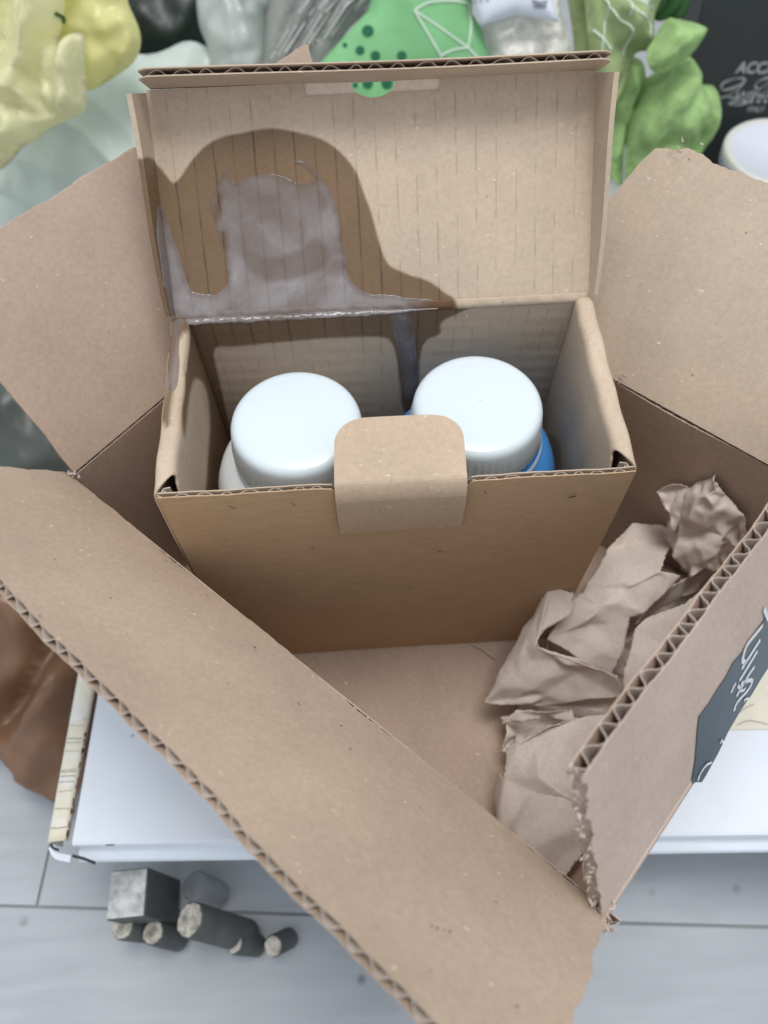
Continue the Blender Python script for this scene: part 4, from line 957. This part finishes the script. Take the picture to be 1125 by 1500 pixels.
    def dot(s, c, r):
        a = np.linspace(0, 6.283, 20, endpoint=False); P = s.at([(c[0] + r * math.cos(x), c[1] + r * math.sin(x)) for x in a], 0.0007); return P, [list(range(20))]
NB = (0, -0.86, 0.5)
M_YEL = m_film('yellow_film', (0.88, 0.84, 0.42), 0.28, 0.4, 0.16); M_YELP = m_film('pale_yellow_film', (0.86, 0.84, 0.56), 0.28, 0.4, 0.15)
M_PALE = m_film('pale_green_film', (0.70, 0.77, 0.72), 0.32, 0.3, 0.06, 12, spec=0.4); M_BLACK = m_film('black_green_film', (0.008, 0.016, 0.010), 0.4, 0.05, 0.3)
M_CLEARW = m_film('milky_film', (0.64, 0.68, 0.64), 0.25, 0.4, 0.1, 14); M_CLEAR = m_film('streaky_film', (0.42, 0.43, 0.40), 0.2, 0.35, 0.25, 30, clear=0.1)
M_GREEN = m_plain('green_print_film', (0.20, 0.47, 0.21), 0.4, 0.4, 0.10, 30, 0.1, 0.001); M_DKG = m_plain('dark_green_print', (0.012, 0.12, 0.055), 0.5, 0.3)
M_WPR = m_plain('white_print', (0.55, 0.68, 0.55), 0.5, 0.3); M_LABW = m_plain('white_packet_label', (0.72, 0.75, 0.84), 0.45, 0.4, 0.04); M_NOOD = m_film('cream_packet_film', (0.78, 0.77, 0.71), 0.25, 0.15, 0.15, 60, bump=0.5)
M_LEAF = m_film('leaf_green_film', (0.33, 0.50, 0.20), 0.6, 0.15, 0.3, 60, bump=0.2, spec=0.25); M_LEAF2 = m_film('olive_green_film', (0.36, 0.44, 0.21), 0.6, 0.15, 0.2, 35, spec=0.25); M_STEM = m_plain('dark_leaf', (0.035, 0.12, 0.025), 0.5, 0.4, 0.3)
M_GREYB = m_film('grey_bag_film', (0.40, 0.42, 0.41), 0.35, 0.2, 0.15, 10)

c = Cushion('black_bag', [(150, -60), (320, -60), (320, 60), (300, 130), (200, 140), (150, 60)], (240, 30), 0.56, NB, 0.03, M_BLACK, namp=0.01, seed=2)
tag(c.obj, 'dark green-black plastic bag in the gap between the yellow and milky bags', 'plastic bag')
c = Cushion('plastic_bag', [(-70, 90), (30, 40), (120, 60), (215, 80), (280, 60), (330, 95), (335, 160), (300, 330), (200, 450), (60, 480), (-80, 440)], (130, 250), 0.44, (0, -0.72, 0.69), 0.02, M_PALE,
    folds=[([(80, 180), (130, 200), (190, 260)], 0.012, 0.006), ([(-20, 280), (40, 300), (70, 320)], -0.006, 0.004), ([(150, 160), (200, 200), (220, 240)], 0.008, 0.008), ([(230, 90), (270, 150)], 0.008, 0.01), ([(20, 230), (90, 260)], 0.006, 0.006)], namp=0.005, nscale=12, seed=4, ds=0.003, crump=(0.0055, 20))
tag(c.obj, 'pale grey-green translucent plastic bag spread below the yellow bag', 'plastic bag')
yb = thing('yellow_bag', anchor((80, 240), 0.43), 'crumpled translucent yellow plastic bag with hanging lobes in the upper left', 'plastic bag')
c = Cushion('rear_lobe', [(60, -50), (170, -50), (188, 5), (203, 40), (206, 65), (197, 90), (175, 108), (130, 133), (100, 120), (70, 60)], (150, 60), 0.445, NB, 0.014, M_YEL, folds=[([(110, 40), (150, 48), (185, 30)], 0.008, 0.007), ([(130, 100), (170, 70)], 0.006, 0.008)], namp=0.003, seed=6, parent=yb, ds=0.003, crump=(0.0042, 30), rim=0.004)
c = Cushion('front_lobe', [(-60, -60), (96, -60), (95, 0), (92, 30), (86, 65), (100, 50), (118, 48), (124, 60), (125, 110), (127, 150), (119, 167), (100, 176), (78, 186), (52, 205), (34, 215), (20, 232), (-2, 250), (-60, 280)], (60, 110), 0.41, NB, 0.020, M_YELP,
    folds=[([(48, -40), (42, 30), (18, 90)], -0.008, 0.0035), ([(90, 70), (84, 120), (92, 160)], -0.006, 0.003), ([(50, 100), (40, 140), (46, 185)], -0.006, 0.003), ([(116, 60), (118, 100), (112, 140)], 0.006, 0.003), ([(66, -40), (60, 40), (30, 120)], 0.022, 0.012), ([(22, -40), (10, 60), (-5, 120)], -0.018, 0.007), ([(82, -20), (76, 60), (62, 130), (70, 150)], -0.013, 0.006), ([(105, 60), (110, 110), (110, 150)], 0.015, 0.010), ([(30, 150), (60, 165), (90, 165)], -0.009, 0.006), ([(10, 190), (40, 190)], 0.009, 0.008), ([(0, 205), (15, 225)], -0.007, 0.005), ([(35, 170), (30, 210)], 0.008, 0.008)], namp=0.003, nscale=16, seed=8, ds=0.0026, parent=yb, rim=0.004, crump=(0.0048, 30))
mesh_obj('printed_mark', *merge([c0.stroke(p, 0.0022) for c0, p in ((Cushion.__new__(Cushion), None),)] if False else [c.stroke([(88, 22), (93, 28), (92, 34)], 0.004)]), M_STEM, yb)
c = Cushion('plastic_bag', [(284, -60), (410, -60), (398, 15), (389, 25), (388, 100), (392, 160), (310, 170), (306, 80), (290, 30)], (340, 60), 0.50, NB, 0.018, M_CLEARW, folds=[([(330, -20), (345, 40), (350, 90)], 0.008, 0.008), ([(360, 20), (385, 20)], 0.004, 0.003), ([(345, 80), (385, 72)], -0.004, 0.004)], namp=0.003, seed=10, ds=0.0028, crump=(0.0042, 26), rim=0.004)
tag(c.obj, 'milky white plastic bag panel between the black bag and the streaky film', 'plastic bag')
fw = thing('film_packet', anchor((450, 120), 0.49), 'clear streaky film packet behind the raised lid, left of the green pack', 'film packet')
c = Cushion('wrap', [(388, -60), (590, -60), (545, 10), (500, 60), (480, 150), (380, 170), (386, 60)], (450, 60), 0.49, NB, 0.016, M_CLEAR, folds=[([(395 + 18 * k, 100 - 10 * k), (420 + 22 * k, 40 - 14 * k), (450 + 24 * k, -10 - 14 * k)], 0.006 * (1 if k % 2 else -1), 0.0028) for k in range(8)], namp=0.002, seed=12, ds=0.0028, parent=fw, rim=0.008)
parts = [c.stroke([(440 + 13 * k + random.uniform(-3, 3), 22 + random.uniform(-6, 6) - k * 1.0), (468 + 13 * k, -14)], random.uniform(0.0008, 0.002)) for k in range(8)] + [c.stroke([(398 + 11 * k, 86 - k * 4), (424 + 12 * k, 44 - k * 5)], random.uniform(0.0006, 0.0014)) for k in range(9)]
gl = mesh_obj('painted_highlight', *merge(parts), m_film('film_glint_paint', (0.72, 0.72, 0.70), 0.2, 0.3), fw); gl['kind'] = 'stuff'  # pale ribbons paint the glints along the film's creases
gp = thing('green_pack', anchor((600, 150), 0.455), 'bright green printed pack with dark dots and white line drawing behind the lid', 'packet')
c = Cushion('wrapper', [(556, -60), (690, -60), (692, 20), (706, 42), (717, 78), (716, 110), (712, 190), (440, 190), (462, 100), (478, 82), (540, 15)], (600, 60), 0.455, NB, 0.010, M_GREEN, folds=[([(540, 20), (480, 85)], 0.003, 0.003), ([(600, 0), (640, 80)], 0.003, 0.01)], namp=0.0015, seed=14, ds=0.004, parent=gp, rim=0.006, round_=False)
for p, r in (((538, 46), 8.5), ((527, 74), 6.5), ((549, 82), 7), ((505, 66), 3.5), ((587, 82), 7), ((538, 122), 7.5), ((566, 122), 8), ((520, 124), 4), ((596, 126), 6), ((560, 150), 7)):
    mesh_obj('printed_dot', *c.dot(p, r), M_DKG, gp)
def q3(x, y): return (560 + x / 3.75, y / 3.75)
for p in ([(168, 62), (240, 22), (330, 10), (400, 12), (470, 22)], [(168, 62), (240, 185), (310, 305)], [(168, 62), (300, 150), (460, 262)], [(472, 22), (480, 140), (460, 262)], [(310, 305), (380, 275), (460, 262)], [(460, 262), (515, 318)], [(310, 305), (320, 360)]):
    mesh_obj('printed_line', *c.stroke([q3(*a) for a in p], 0.0016), M_WPR, gp)
npk = thing('noodle_packet', anchor((770, 110), 0.46), 'clear packet of cream folded food with a white barcode label behind the lid', 'packet')
c = Cushion('packet', [(676, -60), (800, -60), (822, 20), (845, 100), (850, 190), (720, 190), (716, 80), (704, 36)], (770, 50), 0.465, NB, 0.014, M_NOOD, folds=[([(712, 60), (745, 44), (760, 30)], 0.005, 0.003), ([(718, 78), (760, 60), (800, 60)], -0.004, 0.003), ([(760, 30), (768, 60), (770, 85)], 0.005, 0.003), ([(785, 34), (795, 60), (790, 85)], -0.004, 0.003), ([(810, 40), (825, 80)], 0.004, 0.004)], namp=0.004, nscale=45, seed=16, ds=0.0024, parent=npk, rim=0.006, crump=(0.0045, 55))
lb = Cushion('label', [(678, -50), (797, -50), (819, 33), (790, 28), (772, 24), (755, 22), (735, 28), (704, 38)], (760, 0), 0.452, NB, 0.006, M_LABW, namp=0.001, seed=17, ds=0.004, parent=npk, rim=0.004, round_=False)
M_BAR = m_plain('print_ink', (0.10, 0.11, 0.16), 0.5, 0.3)
bars = mesh_obj('barcode', *merge([lb.stroke([(776 + k * 1.0, 1 + k * 2.6), (790 + k * 0.6, 4 + k * 2.2), (800 - k * 0.5, 1 + k * 2.4)], 0.0005) for k in range(5)] + [lb.stroke([(692 + k * 9, 4 - k * 0.8), (697 + k * 9, 2 - k * 0.8)], 0.0007) for k in range(3)]), M_BAR, npk); bars['kind'] = 'stuff'
lf = thing('leaf_print_bag', anchor((960, 260), 0.42), 'green cloth-like bag with white line print, bunched at the right behind the lid', 'bag')
Cushion('rear_panel', [(820, -60), (880, -60), (880, 60), (862, 150), (836, 150), (840, 60)], (850, 40), 0.475, NB, 0.012, M_LEAF2, namp=0.004, seed=20, parent=lf, ds=0.0035, crump=(0.003, 26), rim=0.006)
cl = Cushion('printed_panel', [(850, -60), (985, -60), (960, 20), (955, 70), (930, 80), (915, 130), (880, 190), (868, 150), (862, 60)], (910, 30), 0.455, NB, 0.020, M_LEAF2, folds=[([(870, -20), (890, 60), (940, 75)], -0.008, 0.006), ([(900, 10), (925, 50)], 0.008, 0.008)], namp=0.003, seed=22, parent=lf, ds=0.0024, rim=0.006, crump=(0.0052, 32))
def q4(x, y): return (825 + x / 3.75, y / 3.75)
for p in ([(190, -20), (215, 40), (200, 130), (185, 300)], [(270, -10), (330, 70), (420, 140)], [(300, -10), (390, 40), (415, 100), (432, 150), (434, 235)], [(150, 165), (200, 225), (232, 272)], [(395, -20), (430, 20), (465, 52)], [(215, 40), (250, 110), (320, 180), (300, 300)], [(300, 30), (290, 100)], [(420, 140), (465, 155)], [(330, 10), (390, 20), (440, -20)]):
    mesh_obj('printed_line', *cl.stroke([q4(*a) for a in p], 0.0014), M_WPR, lf)
Cushion('side_fold', [(905, 80), (940, 90), (946, 140), (935, 180), (915, 215), (912, 300), (902, 330), (880, 300), (890, 150)], (915, 170), 0.435, NB, 0.014, M_LEAF, folds=[([(920, 100), (918, 160), (905, 220)], 0.010, 0.007), ([(935, 120), (930, 170)], -0.008, 0.005)], namp=0.003, seed=24, parent=lf, ds=0.0024, rim=0.006, crump=(0.0052, 32))
Cushion('loop_fold', [(948, 72), (975, 30), (992, 28), (1030, 38), (1028, 55), (1012, 80), (985, 100), (965, 108), (950, 96)], (985, 70), 0.425, (0.1, -0.8, 0.55), 0.016, M_LEAF, folds=[([(960, 90), (990, 60), (1020, 45)], 0.010, 0.008), ([(955, 72), (985, 45)], -0.006, 0.004)], namp=0.002, seed=26, parent=lf, ds=0.0024, rim=0.006, crump=(0.0052, 32))
Cushion('low_lobe', [(940, 120), (975, 95), (1008, 82), (1022, 100), (1026, 122), (1046, 126), (1053, 150), (1048, 180), (1030, 215), (1010, 245), (960, 300), (920, 290), (918, 200)], (980, 180), 0.425, NB, 0.030, M_LEAF, folds=[([(935, 190), (975, 135), (1010, 110)], 0.014, 0.012), ([(945, 150), (960, 130), (985, 108)], -0.014, 0.007), ([(1025, 125), (1020, 170), (1005, 220)], -0.010, 0.005), ([(930, 225), (970, 205), (1000, 215)], -0.010, 0.006), ([(990, 180), (1000, 210)], 0.008, 0.012)], namp=0.003, nscale=22, seed=28, parent=lf, ds=0.0024, rim=0.006, crump=(0.0052, 32))
for k, p in enumerate(([(955, 20), (970, -10), (985, -40)], [(965, 28), (985, 5), (995, -40)], [(990, 25), (1000, 0), (1003, -40)], [(945, 30), (950, 0), (965, -40)])):
    P = np.array([anchor(a, 0.47 + 0.004 * k) for a in spline(p, 5)]); thick = thick_grid(np.stack([P + V(q, -0.003 * (1 - abs(q) / 0.007), 0) for q in (-0.007, -0.003, 0.0, 0.003, 0.007)], 1), 0.001)
    tag(mesh_obj('leaf_strip', *thick, M_STEM, smooth=True), ['dark green leaf strip lowest of the bunch above the green bag', 'second dark green leaf strip in the bunch above the green bag', 'dark green leaf strip beside the black box', 'dark green leaf strip beside the printed bag panel'][k], 'leaf', 'dark leaf strips above the green bag')
# dark box with silver lettering
bn = unit(V(-0.08, -0.90, 0.42)); bp0 = anchor((1080, 110), 0.50); bu = unit(np.cross(bn, Z) * -1); bv = np.cross(bn, bu); bv = bv if bv[2] > 0 else -bv
M_DBOX = m_plain('dark_green_card', (0.014, 0.018, 0.017), 0.45, 0.4, 0.15, 60); M_SILVER = m_plain('silver_print', (0.33, 0.34, 0.34), 0.4, 0.5, 0.1)
db = thing('gift_box', bp0 - bv * 0.1, 'dark box with silver script lettering at the upper right', 'box')
xl = np.dot(onpl((1018, 60), bp0, bn) - bp0, bu); wbox = 0.16; hb = 0.24; yt = 0.10
v, f = box_vf(bp0 + bu * (xl + wbox / 2) + bv * (yt - hb / 2) - bn * 0.03, (bu, bv, bn), (wbox / 2, hb / 2, 0.03), 0.0015)
mesh_obj('carton', v, f, M_DBOX, db)
def bpx(p): return onpl(p, bp0 + bn * 0.0003, bn)
def font_on(txt, px, hpx, mat, par, name, shear=0.0):
    cu = bpy.data.curves.new(name, 'FONT'); cu.body = txt; cu.shear = shear
    h = np.linalg.norm(bpx((px[0], px[1] - hpx)) - bpx(px)); cu.size = h / 0.70; cu.extrude = 0.0002; cu.offset = 0.0002 * h / 0.008
    me = bpy.data.meshes.new_from_object(bpy.data.objects.new('t', cu)); me.name = name; me.materials.clear(); me.materials.append(mat)
    o = bpy.data.objects.new(name, me); COL.objects.link(o); o.parent = par
    M = Matrix.Identity(4); loc = bpx(px) - origin_of(par)
    for i in range(3):
        M[i][0], M[i][1], M[i][2], M[i][3] = bu[i], bv[i], bn[i], loc[i]
    o.matrix_local = M; return o
font_on('ACCA', (1077, 107), 16, M_SILVER, db, 'lettering', 0.18)
font_on('ITALY', (1094, 163.5), 7, M_SILVER, db, 'lettering', 0.1)
script = [[(1003, 442), (985, 430), (940, 432), (885, 452), (866, 478), (885, 494), (940, 480), (990, 450), (1000, 440), (960, 490), (905, 525), (862, 538), (890, 530), (935, 538), (975, 534)],
          [(965, 502), (956, 525), (968, 534), (992, 504), (990, 530), (1004, 528)], [(1022, 504), (1013, 526), (1022, 532)], [(1052, 502), (1034, 508), (1030, 528), (1046, 526), (1058, 502), (1035, 548), (985, 572), (920, 575), (915, 566), (970, 552), (1060, 530)], [(1076, 502), (1068, 528), (1080, 530)],
          [(1150, 424), (1110, 430), (1066, 452), (1056, 478), (1080, 486), (1130, 450), (1150, 430), (1120, 490), (1080, 530), (1120, 528)], [(1150, 504), (1128, 508), (1122, 528), (1140, 526), (1156, 502), (1152, 530)]]
for st in script:
    w = np.array([0.0011 + 0.0005 * math.sin(k * 0.35) for k in range(len(spline(st, 7)))])
    mesh_obj('script_stroke', *ribbon_vf([bpx(q4(*p)) for p in spline(st, 7)], bn, w, 0.0003), M_SILVER, db)
for x in (995, 1033, 1072, 1110, 1148):
    cc = bpx(q4(x, 555)); P = [cc + (bu * math.sin(a) + bv * math.cos(a)) * (0.0024 if k % 2 == 0 else 0.0012) + bn * 0.0004 for k, a in enumerate(np.linspace(0, 2 * math.pi, 10, endpoint=False))]
    mesh_obj('star', P, [list(range(10))[::-1]], M_SILVER, db)
# white jar with a cream rim
jc = anchor((1143, 222), 0.40); jt = thing('jar', (jc[0], jc[1], FLOOR_Z), 'white round jar top with a cream rim in front of the dark box', 'jar')
v, f = lathe_vf((jc[0], jc[1], 0), [(0.036, FLOOR_Z), (0.043, FLOOR_Z + 0.004), (0.0435, jc[2] - 0.018), (0.040, jc[2] - 0.014)], 64); mesh_obj('body', v, f, m_plain('grey_glass', (0.22, 0.24, 0.24), 0.15, 0.6), jt, True)
v, f = lathe_vf((jc[0], jc[1], 0), [(0.0452, jc[2] - 0.015), (0.0455, jc[2] - 0.002), (0.0445, jc[2] - 0.0002), (0.042, jc[2]), (0.040, jc[2] - 0.001), (0.0385, jc[2] - 0.0022), (0.001, jc[2] - 0.0022)], 72); mesh_obj('lid', v, f, m_plain('white_lid', (0.62, 0.64, 0.70), 0.3, 0.5, 0.02), jt, True)
v, f = lathe_vf((jc[0], jc[1], 0), [(0.0460, jc[2] - 0.006), (0.0462, jc[2] - 0.001), (0.0448, jc[2] + 0.0006), (0.042, jc[2] + 0.0006), (0.0405, jc[2] - 0.0006)], 72); mesh_obj('rim', v, f[:-2], m_plain('cream_rim', (0.62, 0.61, 0.56), 0.35, 0.5, 0.03), jt, True)
# grey bag under the green one, dark bag at the left, brown paper bag
c = Cushion('plastic_bag', [(840, 250), (895, 262), (925, 300), (940, 420), (850, 440)], (900, 300), 0.36, (0, -0.6, 0.8), 0.02, M_GREYB, namp=0.006, seed=30, ds=0.006)
tag(c.obj, 'grey plastic bag just visible between the lid and the torn flap', 'plastic bag')
c = Cushion('dark_bag', [(-120, 470), (60, 500), (160, 600), (150, 720), (-20, 740), (-140, 700)], onz((30, 610), -0.05), None, (0.1, -0.5, 0.86), 0.03, m_film('dark_grey_film', (0.075, 0.085, 0.075), 0.4, 0.05, 0.2), namp=0.012, nscale=14, seed=32)
tag(c.obj, 'dark grey plastic bag on the floor below the left flap', 'plastic bag')
M_BROWN = m_film('brown_bag_paper', (0.20, 0.105, 0.058), 0.38, 0.05, 0.15, 14, bump=0.1)
c = Cushion('paper_bag', [(-120, 760), (60, 780), (150, 900), (150, 1010), (128, 1120), (100, 1180), (60, 1165), (30, 1150), (10, 1120), (-30, 1080), (-120, 1040)], onz((60, 1000), -0.06), None, (0.05, -0.35, 0.93), 0.03, M_BROWN, crump=(0.007, 22), rim=0.008,
    folds=[([(90, 940), (60, 1000), (10, 1060)], -0.034, 0.012), ([(40, 1070), (80, 1030), (110, 990)], 0.02, 0.012), ([(30, 1080), (70, 1130), (90, 1150)], -0.008, 0.006), ([(0, 900), (50, 880), (90, 900)], 0.014, 0.02)], namp=0.004, nscale=12, seed=34, ds=0.005)
tag(c.obj, 'crumpled brown paper bag on the floor left of the white panel', 'paper bag')
# fine hairs on the cream strip and a chip of glue on the near flap
for p in ([(1080, 1062), (1095, 1056), (1112, 1058), (1126, 1062)], [(1082, 1044), (1092, 1037), (1104, 1032)]):
    tag(mesh_obj('hair', *ribbon_vf([onz(a, -0.0025) for a in spline(p, 6)], Z, 0.0003, 0.0005), M_CRACK), 'thin dark hair curling over the white panel beside the label' if p[0][1] > 1050 else 'short fine hair on the cream paper strip', 'hair')
